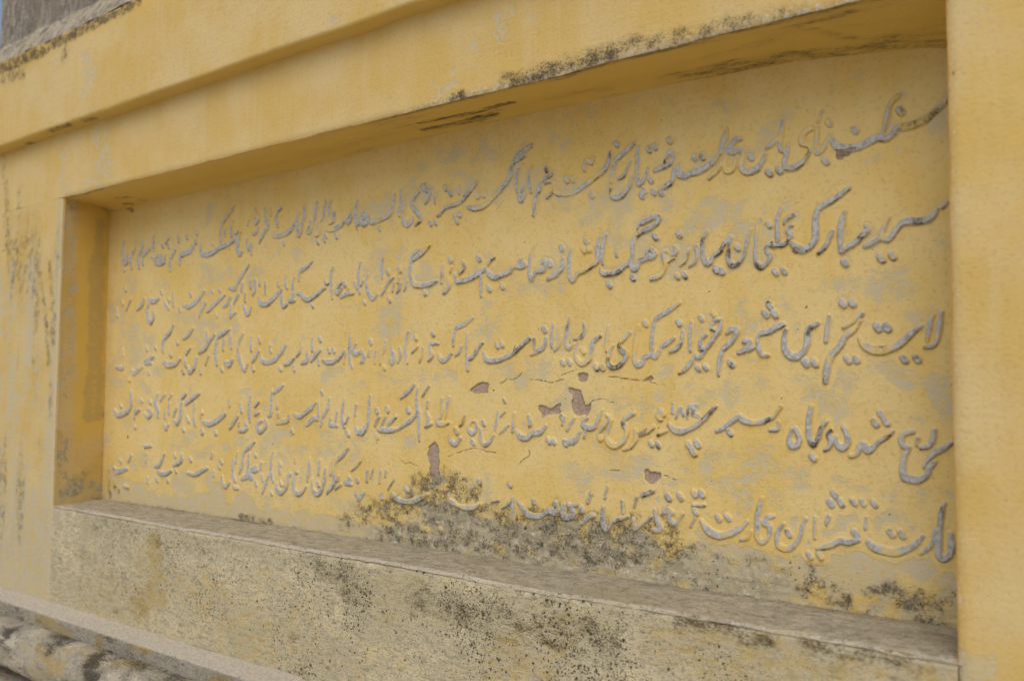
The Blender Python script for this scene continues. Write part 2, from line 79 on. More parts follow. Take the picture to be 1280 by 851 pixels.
FEATURES = [
 ('panel','chip',1,0,[(1616,181,381),(1630,181,392),(1640,181,399),(1669,181,398),(1672,181,393),(1667,181,383),(1669,181,377),(1655,181,374),(1643,181,380),(1632,181,374)]),
 ('panel','chip',1,0,[(1812,181,347),(1821,181,351),(1836,181,348),(1847,181,344),(1859,181,351),(1872,181,354),(1870,181,344),(1875,181,336),(1862,181,332),(1841,181,331),(1826,181,326),(1817,181,337)]),
 ('panel','chip',1,0,[(1890,181,388),(1904,181,387),(1924,181,384),(1929,181,371),(1934,181,363),(1938,181,352),(1952,181,356),(1952,181,343),(1944,181,333),(1930,181,335),(1919,181,331),(1908,181,337),(1900,181,356),(1904,181,370)]),
 ('panel','chip',1,0,[(1915,181,414),(1918,181,419),(1933,181,422),(1942,181,416),(1940,181,405),(1925,181,405)]),
 ('panel','chip',1,0,[(2078,181,402),(2087,181,410),(2093,181,416),(2099,181,408),(2093,181,403)]),
 ('panel','chip',1,0,[(1491,181,244),(1507,181,260),(1519,181,249),(1521,181,225),(1521,181,196),(1527,181,174),(1509,181,173),(1495,181,176),(1491,181,212),(1486,181,223)]),
 ('panel','chip',1,0,[(2081,181,222),(2088,181,226),(2093,181,220),(2116,181,221),(2116,181,213),(2103,181,200),(2090,181,200),(2081,181,203)]),
 ('panel','chip',1,0,[(2064,181,299),(2088,181,308),(2085,181,297),(2072,181,292)]),
 ('panel','chip',1,0,[(2466,181,816),(2506,181,812),(2492,181,804),(2481,181,803),(2480,181,798),(2473,181,800)]),
 ('panel','chip',1,0,[(2387,181,641),(2395,181,645),(2406,181,639),(2395,181,633)]),
 ('panel','crack',1,0,[(1706,181,398),(1728,181,408),(1747,181,407),(1758,181,413),(1768,181,423)]),
 ('panel','crack',1,0,[(1789,181,407),(1812,181,405),(1845,181,400),(1880,181,407)]),
 ('panel','crack',1,0,[(1788,181,254),(1790,181,240),(1775,181,230),(1765,181,219)]),
 ('panel','crack',1,0,[(1395,181,208),(1407,181,201),(1424,181,205),(1449,181,198)]),
 ('panel','crack',1,0,[(1994,181,218),(2023,181,220)]),
 ('panel','crack',1,0,[(2519,181,990),(2560,181,985),(2599,181,977),(2654,181,961)]),
 ('panel','crack',1,0,[(1993,181,413),(2050,181,407),(2124,181,394)]),
 ('panel','crack',1,0,[(1872,181,414),(1913,181,427)]),
 ('panel','crack',1,0,[(1944,181,355),(1978,181,367),(2013,181,356)]),
 ('panel','crack',1,0,[(1551,181,226),(1625,181,248),(1697,181,240)]),
 ('panel','crack',1,0,[(2124,181,215),(2159,181,209)]),
 ('pilaster','crack',1,0,[(2704,0,866),(2699,0,851),(2698,0,822)]),
 ('pilaster','crack',1,0,[(2745,0,387),(2748,0,379),(2752,0,371)]),
 ('face','crack',1,0,[(-436,0,863),(-348,0,859),(-253,0,875),(-100,0,910)]),
 ('panel','wear',0.5,0.045,[(1487,181,964),(1640,181,940),(1712,181,882)]),
 ('panel','wear',0.5,0.045,[(1540,181,897),(1689,181,839)]),
 ('panel','wear',0.5,0.045,[(2210,181,274),(2338,181,258)]),
 ('panel','wear',0.5,0.045,[(2291,181,203),(2398,181,225)]),
 ('panel','wear',0.5,0.045,[(1644,181,675),(1738,181,641)]),
 ('panel','wear',0.5,0.045,[(1848,181,694),(1881,181,648)]),
 ('panel','wear',0.5,0.045,[(1738,181,613),(1870,181,614)]),
 ('panel','wear',0.5,0.045,[(1326,181,700),(1465,181,679)]),
 ('panel','wear',0.5,0.045,[(1646,181,507),(1693,181,524)]),
 ('panel','wear',0.5,0.045,[(1333,181,416),(1548,181,415)]),
 ('panel','wear',0.5,0.045,[(1694,181,414),(1829,181,423)]),
 ('panel','wear',0.5,0.045,[(1993,181,364),(2069,181,348)]),
 ('panel','wear',0.5,0.045,[(2308,181,397),(2244,181,367)]),
 ('panel','wear',0.8,0.04,[(2210,181,129),(2337,181,127),(2411,181,130)]),
 ('panel','wear',0.8,0.04,[(2397,181,83),(2508,181,89),(2599,181,107)]),
 ('panel','wear',0.8,0.04,[(2242,181,80),(2396,181,62),(2535,181,59)]),
 ('panel','wear',0.8,0.04,[(2193,181,74),(2321,181,56)]),
 ('panel','wear',0.8,0.04,[(2482,181,148),(2411,181,99)]),
 ('panel','wear',0.8,0.04,[(45,181,98),(148,181,52),(339,181,15),(597,181,12),(864,181,13),(1102,181,14)]),
 ('panel','wear',0.8,0.04,[(50,181,18),(555,181,28),(1101,181,24),(1342,181,17)]),
 ('panel','wear',0.8,0.04,[(752,181,60),(827,181,32)]),
 ('panel','wear',0.8,0.04,[(424,181,96),(490,181,76)]),
 ('panel','wear',0.8,0.04,[(593,181,107),(655,181,64)]),
 ('panel','wear',0.55,0.03,[(58,181,718),(93,181,554)]),
 ('panel','wear',0.55,0.03,[(139,181,619),(219,181,498)]),
 ('panel','wear',0.55,0.03,[(121,181,500),(78,181,393)]),
 ('panel','wear',0.55,0.03,[(198,181,868),(126,181,848)]),
 ('panel','wear',0.55,0.03,[(629,181,204),(506,181,174)]),
 ('panel','wear',0.55,0.03,[(2630,181,504),(2605,181,519)]),
 ('panel','wear',0.55,0.03,[(2580,181,513),(2611,181,498)]),
 ('panel','wear',0.55,0.03,[(2469,181,230),(2562,181,182)]),
 ('panel','wear',0.55,0.03,[(928,181,217),(1030,181,211)]),
 ('panel','mould',0.62,0.038,[(1195,181,33),(1312,181,74),(1450,181,105),(1553,181,123),(1698,181,90)]),
 ('panel','mould',0.62,0.038,[(1342,181,27),(1504,181,30),(1652,181,31)]),
 ('panel','mould',0.62,0.038,[(1449,181,144),(1552,181,170),(1627,181,138)]),
 ('panel','mould',0.62,0.038,[(1698,181,108),(1788,181,98),(1915,181,101),(2032,181,104)]),
 ('panel','mould',0.62,0.038,[(1745,181,50),(1915,181,43),(2069,181,60)]),
 ('panel','mould',0.62,0.038,[(1874,181,123),(1935,181,95),(2123,181,113)]),
 ('panel','mould',0.42,0.06,[(1254,181,69),(1450,181,86),(1699,181,72),(1915,181,76),(2158,181,86)]),
 ('panel','mould',0.36,0.05,[(1653,181,13),(1975,181,17),(2242,181,20)]),
 ('panel','mould',0.36,0.05,[(2226,181,70),(2337,181,61),(2425,181,51)]),
 ('panel','mould',0.36,0.05,[(2209,181,53),(2321,181,52)]),
 ('panel','mould',0.6,0.014,[(1398,181,-16),(1580,181,-8),(1745,181,-3)]),
 ('panel','mould',0.6,0.014,[(2548,181,61),(2598,181,48),(2647,181,55)]),
 ('panel','mould',0.6,0.014,[(2598,181,8),(2647,181,12)]),
 ('panel','mould',0.6,0.014,[(2573,181,57),(2647,181,35)]),
 ('panel','mould',0.6,0.014,[(2439,181,25),(2507,181,8)]),
 ('panel','mould',0.6,0.014,[(754,181,14),(900,181,12)]),
 ('panel','mould',0.6,0.014,[(19,181,96),(40,181,17)]),
 ('panel','mould',0.6,0.014,[(57,181,64),(100,181,27)]),
 ('panel','mould',0.6,0.014,[(40,181,1016),(118,181,979)]),
 ('panel','mould',0.6,0.022,[(2521,181,37),(2586,181,37),(2649,181,42)]),
 ('panel','mould',0.6,0.022,[(2396,181,33),(2481,181,31)]),
 ('panel','mould',0.3,0.035,[(2396,181,40),(2534,181,39),(2647,181,29)]),
 ('panel','bare',0.75,0.055,[(1314,181,5),(1555,181,21),(1745,181,24),(1955,181,23),(2158,181,32),(2337,181,25)]),
 ('panel','bare',0.75,0.055,[(1503,181,91),(1699,181,54),(1915,181,59),(2106,181,64)]),
 ('panel','bare',0.5,0.03,[(1312,181,74),(1449,181,144),(1552,181,170)]),
 ('soffit','mould',0.8,0.019,[(1530,89,1000),(1611,100,1000),(1701,106,1000),(1798,98,1000)]),
 ('soffit','mould',0.8,0.019,[(1493,145,1000),(1567,149,1000),(1662,153,1000),(1712,144,1000)]),
 ('soffit','mould',0.8,0.019,[(1599,147,1000),(1674,139,1000)]),
 ('soffit','mould',0.7,0.014,[(26,2,1000),(171,1,1000),(323,-2,1000)]),
 ('soffit','mould',0.7,0.014,[(1878,-5,1000),(1997,-5,1000),(2102,2,1000),(2241,-6,1000)]),
 ('soffit','mould',0.7,0.014,[(165,100,1000),(207,115,1000)]),
 ('soffit','mould',0.7,0.014,[(111,156,1000),(148,166,1000)]),
 ('soffit','mould',0.7,0.014,[(204,159,1000),(231,163,1000)]),
 ('soffit','mould',0.55,0.025,[(2318,-35,1000),(2421,-42,1000),(2543,-20,1000)]),
 ('soffit','mould',0.55,0.025,[(1890,-21,1000),(2179,-13,1000)]),
 ('soffit','mould',0.45,0.02,[(1881,131,1000),(1946,126,1000),(2014,144,1000)]),
 ('soffit','mould',0.45,0.02,[(2155,156,1000),(2204,164,1000)]),
 ('soffit','mould',0.45,0.02,[(2351,90,1000),(2435,61,1000)]),
 ('soffit','mould',0.45,0.02,[(2453,52,1000),(2540,160,1000),(2643,214,1000)]),
 ('lintel','mould',0.85,0.016,[(1718,0,1009),(1745,0,1009)]),
 ('lintel','mould',0.85,0.016,[(1874,0,1007),(1974,0,1006)]),
 ('lintel','mould',0.85,0.016,[(2068,0,1009),(2103,0,1013),(2138,0,1018)]),
 ('lintel','mould',0.85,0.016,[(1974,0,1018),(2049,0,1017)]),
 ('lintel','mould',0.6,0.022,[(1853,0,1018),(1993,0,1018),(2121,0,1015)]),
 ('lintel','mould',0.6,0.022,[(1993,0,1022),(2172,0,1028)]),
 ('lintel','mould',0.6,0.022,[(2172,0,1016),(2331,0,1017),(2472,0,1012)]),
 ('lintel','mould',0.5,0.03,[(-433,0,1193),(-401,0,1044),(-407,0,901)]),
 ('lintel','mould',0.5,0.03,[(-298,0,1059),(-304,0,919)]),
 ('face','mould',0.7,0.035,[(-444,0,1107),(-391,0,928),(-356,0,811)]),
 ('face','mould',0.7,0.035,[(-314,0,892),(-292,0,778)]),
 ('face','mould',0.72,0.022,[(-63,0,788),(-31,0,653),(-21,0,522)]),
 ('face','mould',0.72,0.022,[(-128,0,766),(-71,0,602),(-37,0,443)]),
 ('face','mould',0.72,0.022,[(-18,0,626),(-16,0,521)]),
 ('face','mould',0.72,0.022,[(-22,0,391),(-25,0,286)]),
 ('face','wear',1.25,0.016,[(-2,0,995),(-5,0,889),(-12,0,758)]),
 ('face','wear',1.25,0.016,[(-13,0,417),(-21,0,235),(-15,0,80)]),
 ('face','wear',1.25,0.016,[(-17,0,183),(-12,0,-23)]),
 ('face','wear',0.5,0.045,[(-173,0,606),(-123,0,337)]),
 ('face','wear',0.5,0.045,[(-254,0,172),(-236,0,-42)]),
 ('face','wear',0.5,0.045,[(-174,0,-90),(-105,0,-239)]),
 ('lintel','wear',0.55,0.034,[(-2,0,1142),(17,0,1019)]),
 ('lintel','wear',0.55,0.034,[(211,0,1186),(266,0,1089),(247,0,1003)]),
 ('lintel','wear',0.55,0.034,[(274,0,1176),(293,0,1034)]),
 ('lintel','wear',0.55,0.034,[(239,0,1118),(222,0,1019)]),
 ('lintel','wear',0.42,0.045,[(148,0,1003),(208,0,1072)]),
 ('lintel','wear',0.42,0.045,[(1653,0,1023),(1744,0,1058)]),
 ('lintel','wear',0.42,0.045,[(1788,0,1100),(1873,0,1148)]),
 ('lintel','wear',0.42,0.045,[(1831,0,1107),(1914,0,1121)]),
 ('cornice','wear',0.55,0.034,[(217,-50,1415),(257,-50,1330),(226,-50,1286)]),
 ('cornice','wear',0.55,0.034,[(254,-50,1381),(286,-50,1337)]),
 ('cornice','wear',0.4,0.034,[(10,-50,1420),(40,-50,1374)]),
 ('cornice','mould',0.85,0.022,[(-373,-50,1487),(-134,-50,1486),(84,-50,1496),(332,-50,1501),(534,-50,1506)]),
 ('cornice','mould',0.85,0.022,[(-375,-50,1502),(-23,-50,1494),(186,-50,1504)]),
 ('cornice','mould',0.6,0.035,[(-371,-50,1458),(-189,-50,1449)]),
 ('cornice','mould',0.6,0.035,[(111,-50,1477),(88,-50,1443)]),
 ('cornicesoffit','mould',0.7,0.022,[(-30,-31,1217),(56,-36,1217),(117,-36,1217)]),
 ('cornicesoffit','mould',0.7,0.022,[(187,-28,1217),(248,-26,1217)]),
 ('cornicesoffit','mould',0.7,0.022,[(-233,-8,1217),(-195,-6,1217)]),
 ('cornicesoffit','mould',0.5,0.012,[(1541,-66,1217),(1656,-58,1217)]),
 ('apron','ochre',0.72,0.06,[(600,0,-59),(643,0,-99),(625,0,-145)]),
 ('apron','ochre',0.72,0.06,[(606,0,-170),(648,0,-197),(527,0,-237)]),
 ('apron','ochre',0.5,0.08,[(562,0,-109),(801,0,-165),(1014,0,-196)]),
 ('apron','ochre',0.5,0.08,[(837,0,-139),(1112,0,-220)]),
 ('apron','ochre',0.55,0.09,[(2221,0,-51),(2396,0,-60),(2525,0,-54)]),
 ('apron','ochre',0.55,0.09,[(2608,0,-20),(2674,0,-25)]),
 ('apron','ochre',0.55,0.09,[(2001,0,-73),(1847,0,-161)]),
 ('apron','ochre',0.4,0.09,[(1107,0,-84),(1320,0,-204)]),
 ('apron','pale',0.55,0.045,[(70,0,-66),(151,0,-132),(106,0,-212)]),
 ('apron','pale',0.55,0.045,[(168,0,-7),(246,0,-73)]),
 ('apron','pale',0.55,0.045,[(156,0,-206),(111,0,-273)]),
 ('apron','pale',0.55,0.045,[(1197,0,-14),(1286,0,-23)]),
 ('apron','pale',0.55,0.045,[(742,0,-120),(763,0,-149)]),
 ('apron','pale',0.55,0.045,[(483,0,-221),(477,0,-256)]),
 ('apron','wear',0.55,0.06,[(196,0,-54),(432,0,-101)]),
 ('apron','wear',0.55,0.06,[(-222,0,-201),(3,0,-225)]),
 ('apron','wear',0.55,0.06,[(1454,0,-146),(1377,0,-248)]),
 ('apron','wear',0.55,0.06,[(1425,0,-43),(1478,0,-71)]),
 ('apron','dots',1.2,0.06,[(1273,0,-44),(1399,0,-55),(1453,0,-84)]),
 ('apron','dots',1.2,0.06,[(1578,0,-66),(1718,0,-71),(1886,0,-77)]),
 ('apron','dots',1.2,0.06,[(1846,0,-68),(2001,0,-66),(2072,0,-76)]),
 ('apron','dots',0.9,0.095,[(1317,0,-94),(1403,0,-190)]),
 ('apron','dots',0.9,0.095,[(1627,0,-101),(1906,0,-104),(2107,0,-113)]),
 ('apron','dots',0.9,0.095,[(1886,0,-108),(2001,0,-133)]),
 ('apron','dots',0.9,0.095,[(1204,0,-205),(1265,0,-269)]),
 ('apron','dots',0.5,0.09,[(432,0,-101),(762,0,-128),(1078,0,-166)]),
 ('apron','dots',0.5,0.09,[(2173,0,-59),(2326,0,-72)]),
 ('apron','mould',0.62,0.055,[(1272,0,-25),(1372,0,-50),(1453,0,-93)]),
 ('apron','mould',0.62,0.055,[(1626,0,-68),(1804,0,-74),(2001,0,-73),(2107,0,-70)]),
 ('apron','mould',0.5,0.04,[(1626,0,-59),(1761,0,-56),(1886,0,-54)]),
 ('apron','mould',0.5,0.04,[(1257,0,-27),(1425,0,-34)]),
 ('apron','mould',0.5,0.04,[(1886,0,-54),(2037,0,-53)]),
 ('apron','mould',0.72,0.022,[(2252,0,-12),(2326,0,-12),(2369,0,-13)]),
 ('apron','mould',0.72,0.022,[(2362,0,-17),(2410,0,-19)]),
 ('apron','mould',0.72,0.022,[(2469,0,-11),(2526,0,-11),(2585,0,-10),(2620,0,-9)]),
 ('apron','mould',0.72,0.022,[(2538,0,-7),(2574,0,-5)]),
 ('apron','mould',0.5,0.05,[(243,0,-37),(557,0,-30),(868,0,-41)]),
 ('apron','mould',0.5,0.05,[(201,0,-127),(250,0,-145)]),
 ('apron','mould',0.45,0.04,[(242,0,-25),(427,0,-20)]),
 ('apron','mould',0.45,0.04,[(192,0,-5),(426,0,-3)]),
 ('pilaster','wear',0.8,0.02,[(2722,0,4),(2732,0,1)]),
 ('pilaster','wear',0.8,0.02,[(2697,0,7),(2701,0,-1)]),
 ('pilaster','wear',0.8,0.02,[(2722,0,-10),(2711,0,-18)]),
 ('pilaster','wear',0.5,0.02,[(2739,0,938),(2735,0,927)]),
 ('pilaster','wear',0.5,0.02,[(2737,0,9),(2727,0,-9)]),
 ('reveal','ochre',0.9,0.03,[(5,140,936),(5,148,609),(5,151,285)]),
 ('reveal','ochre',0.9,0.03,[(5,122,797),(5,128,473),(5,118,285)]),
 ('reveal','bare',0.7,0.04,[(5,23,183),(5,41,52),(5,121,33)]),
 ('reveal','bare',0.7,0.04,[(5,40,78),(5,163,30)]),
 ('reveal','mould',0.6,0.025,[(5,21,982),(5,47,981),(5,74,991)]),
 ('reveal','mould',0.6,0.025,[(5,3,235),(5,21,222)]),
 ('reveal','mould',0.6,0.025,[(5,66,76),(5,119,99)]),
 ('reveal','wear',0.5,0.025,[(5,38,867),(5,57,709)]),
 ('reveal','wear',0.5,0.025,[(5,28,786),(5,68,392)]),
]

# ------------------------------------------------------------------ numpy noise
def _hash(ix, iy, iz, seed):
    h = (ix.astype(np.int64) * 374761393 + iy.astype(np.int64) * 668265263 + iz.astype(np.int64) * 2147483647 + seed * 1274126177) & 0xFFFFFFFF
    h = ((h ^ (h >> 13)) * 1274126177) & 0xFFFFFFFF
    h = ((h ^ (h >> 16)) * 2246822519) & 0xFFFFFFFF
    return ((h ^ (h >> 15)) & 0xFFFF) / 65535.0

def noise2(x, y, seed=0):
    x0, y0 = np.floor(x), np.floor(y)
    fx, fy = x - x0, y - y0
    fx = fx * fx * (3 - 2 * fx); fy = fy * fy * (3 - 2 * fy)
    z = np.zeros_like(x0)
    a = _hash(x0, y0, z, seed); b = _hash(x0 + 1, y0, z, seed)
    c = _hash(x0, y0 + 1, z, seed); d = _hash(x0 + 1, y0 + 1, z, seed)
    return (a * (1 - fx) + b * fx) * (1 - fy) + (c * (1 - fx) + d * fx) * fy

def fbm(x, y, octaves=4, seed=0):
    s, a, t = 0, 0.5, 0
    for k in range(octaves):
        s = s + a * noise2(x * 2 ** k + 17.3 * k, y * 2 ** k - 9.1 * k, seed + k)
        t += a; a *= 0.5
    return s / t

def sstep(a, b, x):
    t = np.clip((x - a) / (b - a), 0, 1)
    return t * t * (3 - 2 * t)

def seg_dist(P, A, B):
    ab = B - A
    L = float(ab @ ab)
    t = np.clip(((P - A) @ ab) / L, 0, 1) if L > 1e-12 else np.zeros(len(P))
    return np.linalg.norm(P - (A + t[:, None] * ab), axis=1)

def poly_sd(x, z, poly):                       # positive inside
    inside = np.zeros(x.shape, bool); dist = np.full(x.shape, 1e9)
    n = len(poly)
    for i in range(n):
        x1, z1 = poly[i]; x2, z2 = poly[(i + 1) % n]
        dx, dz = x2 - x1, z2 - z1
        t = np.clip(((x - x1) * dx + (z - z1) * dz) / (dx * dx + dz * dz + 1e-12), 0, 1)
        dist = np.minimum(dist, np.hypot(x - x1 - t * dx, z - z1 - t * dz))
        cr = (z1 > z) != (z2 > z)
        if abs(dz) > 1e-12:
            inside ^= cr & (x < dx * (z - z1) / dz + x1)
    return np.where(inside, dist, -dist)

ATTRS = ['deep', 'bare', 'ochre', 'wear', 'pale', 'lav', 'chip', 'mould', 'dots', 'crack']

def features(surface, P0, att):
    cache = {}
    """Raise the stain masks of a surface where the wall is stained."""
    for surf, kind, strength, rad, pts in FEATURES:
        if surf != surface:
            continue
        Q = np.array(pts, float) / 1000
        fr = 1.2 / rad if rad else 70.0
        am = .35 * rad if rad else .0035
        a_, b_ = P0[:, 0] + .4 * P0[:, 1], P0[:, 2] + .7 * P0[:, 1]
        key = round(fr)
        if key not in cache:
            cache[key] = (fbm(a_ * fr, b_ * fr, 3, 201) - .5, fbm(a_ * fr + 40, b_ * fr, 3, 202) - .5)
        P = P0 + am * 2.4 * np.stack([cache[key][0], .6 * cache[key][0], cache[key][1]], 1)
        if kind == 'chip':
            lo, hi = Q.min(0) - .02, Q.max(0) + .02
            m = (P[:, 0] > lo[0]) & (P[:, 0] < hi[0]) & (P[:, 2] > lo[2]) & (P[:, 2] < hi[2])
            if m.any():
                sdv = poly_sd(P[m, 0], P[m, 2], [(q[0], q[2]) for q in Q])
                att['chip'][m] = np.maximum(att['chip'][m], np.clip(.5 + sdv / .012, 0, 1))
            continue
        R = rad if kind != 'crack' else .0055
        lo, hi = Q.min(0) - 1.4 * R, Q.max(0) + 1.4 * R
        m = np.all((P > lo) & (P < hi), axis=1)
        if not m.any():
            continue
        pm = P[m]
        dmin = np.full(len(pm), 1e9)
        if len(Q) == 1:
            dmin = np.linalg.norm(pm - Q[0], axis=1)
        for a, b in zip(Q[:-1], Q[1:]):
            dmin = np.minimum(dmin, seg_dist(pm, a, b))
        w = np.clip(1 - dmin / R, 0, 1) if kind == 'crack' else strength * (1 - sstep(.25, 1.3, dmin / R))
        att[kind][m] = np.maximum(att[kind][m], w)

# ------------------------------------------------------------------ node helper
class NB:
    def __init__(self, mat):
        self.t = mat.node_tree
        self.n = self.t.nodes
    def node(self, kind, **inp):
        nd = self.n.new(kind)
        for k, v in inp.items():
            if k in ('operation', 'blend_type', 'data_type', 'attribute_name', 'noise_dimensions', 'feature', 'interpolation_type', 'clamp', 'invert', 'normalize'):
                setattr(nd, k, v)
        return nd
    def link(self, a, b):
        self.t.links.new(a, b)
    def val(self, sock, v):
        if isinstance(v, (int, float, tuple, list)):
            sock.default_value = v
        else:
            self.link(v, sock)
    def math(self, op, a, b=0.0):
        nd = self.n.new('ShaderNodeMath'); nd.operation = op
        self.val(nd.inputs[0], a); self.val(nd.inputs[1], b)
        return nd.outputs[0]
    def noise(self, co, scale, detail=4, rough=.55):
        nd = self.n.new('ShaderNodeTexNoise')
        self.link(co, nd.inputs['Vector'])
        nd.inputs['Scale'].default_value = scale
        nd.inputs['Detail'].default_value = detail
        nd.inputs['Roughness'].default_value = rough
        return nd.outputs[0]
    def attr(self, name):
        nd = self.n.new('ShaderNodeAttribute'); nd.attribute_name = name
        return nd.outputs['Fac']
    def ramp(self, x, a, b):
        nd = self.n.new('ShaderNodeMapRange'); nd.interpolation_type = 'SMOOTHSTEP'
        self.val(nd.inputs['Value'], x)
        nd.inputs['From Min'].default_value = a; nd.inputs['From Max'].default_value = b
        return nd.outputs[0]
    def mix(self, fac, a, b):
        nd = self.n.new('ShaderNodeMix'); nd.data_type = 'RGBA'
        self.val(nd.inputs['Factor'], fac)
        self.val(nd.inputs['A'] if False else nd.inputs[6], a if not isinstance(a, tuple) else (*a, 1))
        self.val(nd.inputs[7], b if not isinstance(b, tuple) else (*b, 1))
        return nd.outputs[2]
    def mapped(self, co, sc, loc=(0, 0, 0)):
        nd = self.n.new('ShaderNodeMapping')
        self.link(co, nd.inputs['Vector'])
        nd.inputs['Scale'].default_value = sc; nd.inputs['Location'].default_value = loc
        return nd.outputs[0]
    def mask(self, attr, n, amp=2.0, a=.46, b=.60):
        return self.ramp(self.math('ADD', attr, self.math('MULTIPLY', self.math('SUBTRACT', n, .5), amp)), a, b)

PALE, MID, DEEP = (.60, .455, .21), (.575, .40, .13), (.64, .43, .10)  # deep coat lightened to offset the shade on soffit and cheek

def weathered(name, pale=PALE, mid=MID, deep=DEEP, bare=(.50, .44, .29), bare2=(.37, .325, .215), streak=(1, 1, 1), bump=1.0,
              wear=(.52, .44, .255), wear2=(.50, .45, .335), lav=(.465, .475, .47), ochre=(.50, .34, .085)):
    """Limewashed plaster: yellow coats over older grey-green ones, bare render, chips, mould and black lichen dots."""
    m = bpy.data.materials.new(name); m.use_nodes = True
    b = NB(m); b.n.clear()
    co = b.n.new('ShaderNodeTexCoord').outputs['Object']
    cs = b.mapped(co, streak)
    n_lay = b.noise(b.mapped(co, (30, 60, 110)), 1.0, 4, .75)
    n_low = b.noise(cs, 5.0, 3, .6)
    n_mid = b.noise(cs, 22.0, 5, .64)
    n_mid2 = b.noise(b.mapped(cs, (1, 1, 1), (3.1, 7.7, 1.9)), 34.0, 6, .68)
    n_fine = b.noise(co, 130.0, 4, .68)
    n_grain = b.noise(co, 480.0, 2, .6)
    n_streak = b.noise(b.mapped(co, (26, 26, 2.4)), 1.0, 3, .6)
    n_brush = b.noise(b.mapped(co, (14, 14, 120)), 1.0, 2, .6)
    # yellow coats
    y = b.mix(b.ramp(n_low, .36, .64), pale, mid)
    y = b.mix(b.math('MULTIPLY', b.ramp(n_streak, .46, .70), .6), y, pale)
    y = b.mix(b.math('MULTIPLY', b.ramp(n_mid2, .52, .75), .30), y, deep)
    y = b.mix(b.math('MULTIPLY', b.ramp(n_fine, .50, .30), .26), y, (.30, .19, .05))
    a_deep = b.attr('deep')
    y = b.mix(b.ramp(b.math('ADD', a_deep, b.math('MULTIPLY', b.math('SUBTRACT', n_mid, .5), .8)), .15, .9), y, deep)
    # bare render
    br = b.mix(b.ramp(n_mid2, .40, .62), bare2, bare)
    br = b.mix(b.math('MULTIPLY', b.ramp(n_fine, .5, .66), .55), br, (.13, .11, .085))
    br = b.mix(b.math('MULTIPLY', b.ramp(n_lay, .50, .66), .55), br, (.19, .165, .115))
    br = b.mix(b.math('MULTIPLY', b.ramp(n_lay, .46, .34), .40), br, (.58, .52, .38))
    br = b.mix(b.math('MULTIPLY', b.ramp(n_low, .52, .66), .4), br, (.47, .40, .22))
    m_bare = b.mask(b.attr('bare'), n_mid, 2.0, .40, .62)
    c = b.mix(m_bare, y, br)
    m_ochre = b.math('MULTIPLY', b.mask(b.attr('ochre'), n_mid2, 2.0, .34, .85), .8)
    c = b.mix(m_ochre, c, b.mix(b.ramp(n_fine, .4, .62), ochre, (.46, .36, .17)))
    # older grey-green coat
    w_col = b.mix(b.ramp(n_mid2, .42, .60), wear, wear2)
    n_w = b.math('ADD', b.math('MULTIPLY', n_mid, .6), b.math('MULTIPLY', n_fine, .4))
    m_wear = b.mask(b.attr('wear'), n_w, 2.6, .42, .66)
    m_wear = b.math('MULTIPLY', m_wear, b.ramp(n_fine, .28, .50))
    c = b.mix(b.math('MULTIPLY', m_wear, .85), c, w_col)
    m_pale = b.mask(b.attr('pale'), n_fine, 1.6, .40, .60)
    c = b.mix(m_pale, c, b.mix(b.ramp(n_fine, .35, .6), (.50, .44, .33), (.63, .56, .44)))
    m_lav = b.mask(b.attr('lav'), n_fine, 1.5, .42, .58)
    c = b.mix(b.math('MULTIPLY', m_lav, .92), c, b.mix(b.ramp(n_fine, .36, .6), tuple(.62 * v for v in lav), lav))
    # chips down to the brick-red undercoat
    m_chip = b.mask(b.attr('chip'), n_fine, .8, .50, .56)
    c = b.mix(m_chip, c, b.mix(b.ramp(n_fine, .35, .65), (.29, .205, .15), (.41, .315, .24)))
    rim = b.math('SUBTRACT', b.mask(b.attr('chip'), n_fine, .8, .38, .46), m_chip)
    c = b.mix(b.math('MULTIPLY', b.math('MAXIMUM', rim, 0.0), .55), c, (.10, .075, .045))
    # mould, plus the shade painted on the letters' lower flanks
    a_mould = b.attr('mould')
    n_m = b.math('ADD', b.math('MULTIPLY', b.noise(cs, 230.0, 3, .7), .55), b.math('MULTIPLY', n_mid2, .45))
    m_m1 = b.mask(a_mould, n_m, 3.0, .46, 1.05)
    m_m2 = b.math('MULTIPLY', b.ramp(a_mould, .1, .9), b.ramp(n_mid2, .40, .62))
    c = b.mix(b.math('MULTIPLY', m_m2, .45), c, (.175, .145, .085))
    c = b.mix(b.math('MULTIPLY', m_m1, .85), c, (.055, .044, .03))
    # black lichen dots
    wob = b.n.new('ShaderNodeTexNoise'); b.link(co, wob.inputs['Vector']); wob.inputs['Scale'].default_value = 210.0; wob.inputs['Detail'].default_value = 2.0
    vm = b.n.new('ShaderNodeVectorMath'); vm.operation = 'MULTIPLY_ADD'
    b.link(wob.outputs['Color'], vm.inputs[0]); vm.inputs[1].default_value = (.009, .009, .009); b.link(co, vm.inputs[2])
    cow = vm.outputs[0]
    def dots(scale, off, k):
        v = b.n.new('ShaderNodeTexVoronoi'); v.feature = 'F1'
        b.link(b.mapped(cow, (1, 1, 1), off), v.inputs['Vector']); v.inputs['Scale'].default_value = scale
        sep = b.n.new('ShaderNodeSeparateColor'); b.link(v.outputs['Color'], sep.inputs[0])
        on = b.math('LESS_THAN', sep.outputs[0], b.math('MULTIPLY', b.attr('dots'), k))
        rad = b.math('ADD', .14, b.math('MULTIPLY', sep.outputs[1], .26))
        rad = b.math('ADD', rad, b.math('MULTIPLY', b.math('SUBTRACT', n_grain, .5), .35))
        return b.math('MULTIPLY', on, b.ramp(b.math('SUBTRACT', rad, v.outputs['Distance']), -.03, .05))
    m_d = b.math('MAXIMUM', dots(120.0, (0, 0, 0), .55), b.math('MAXIMUM', dots(230.0, (5, 2, 1), .55), dots(70.0, (9, 4, 2), .14)))
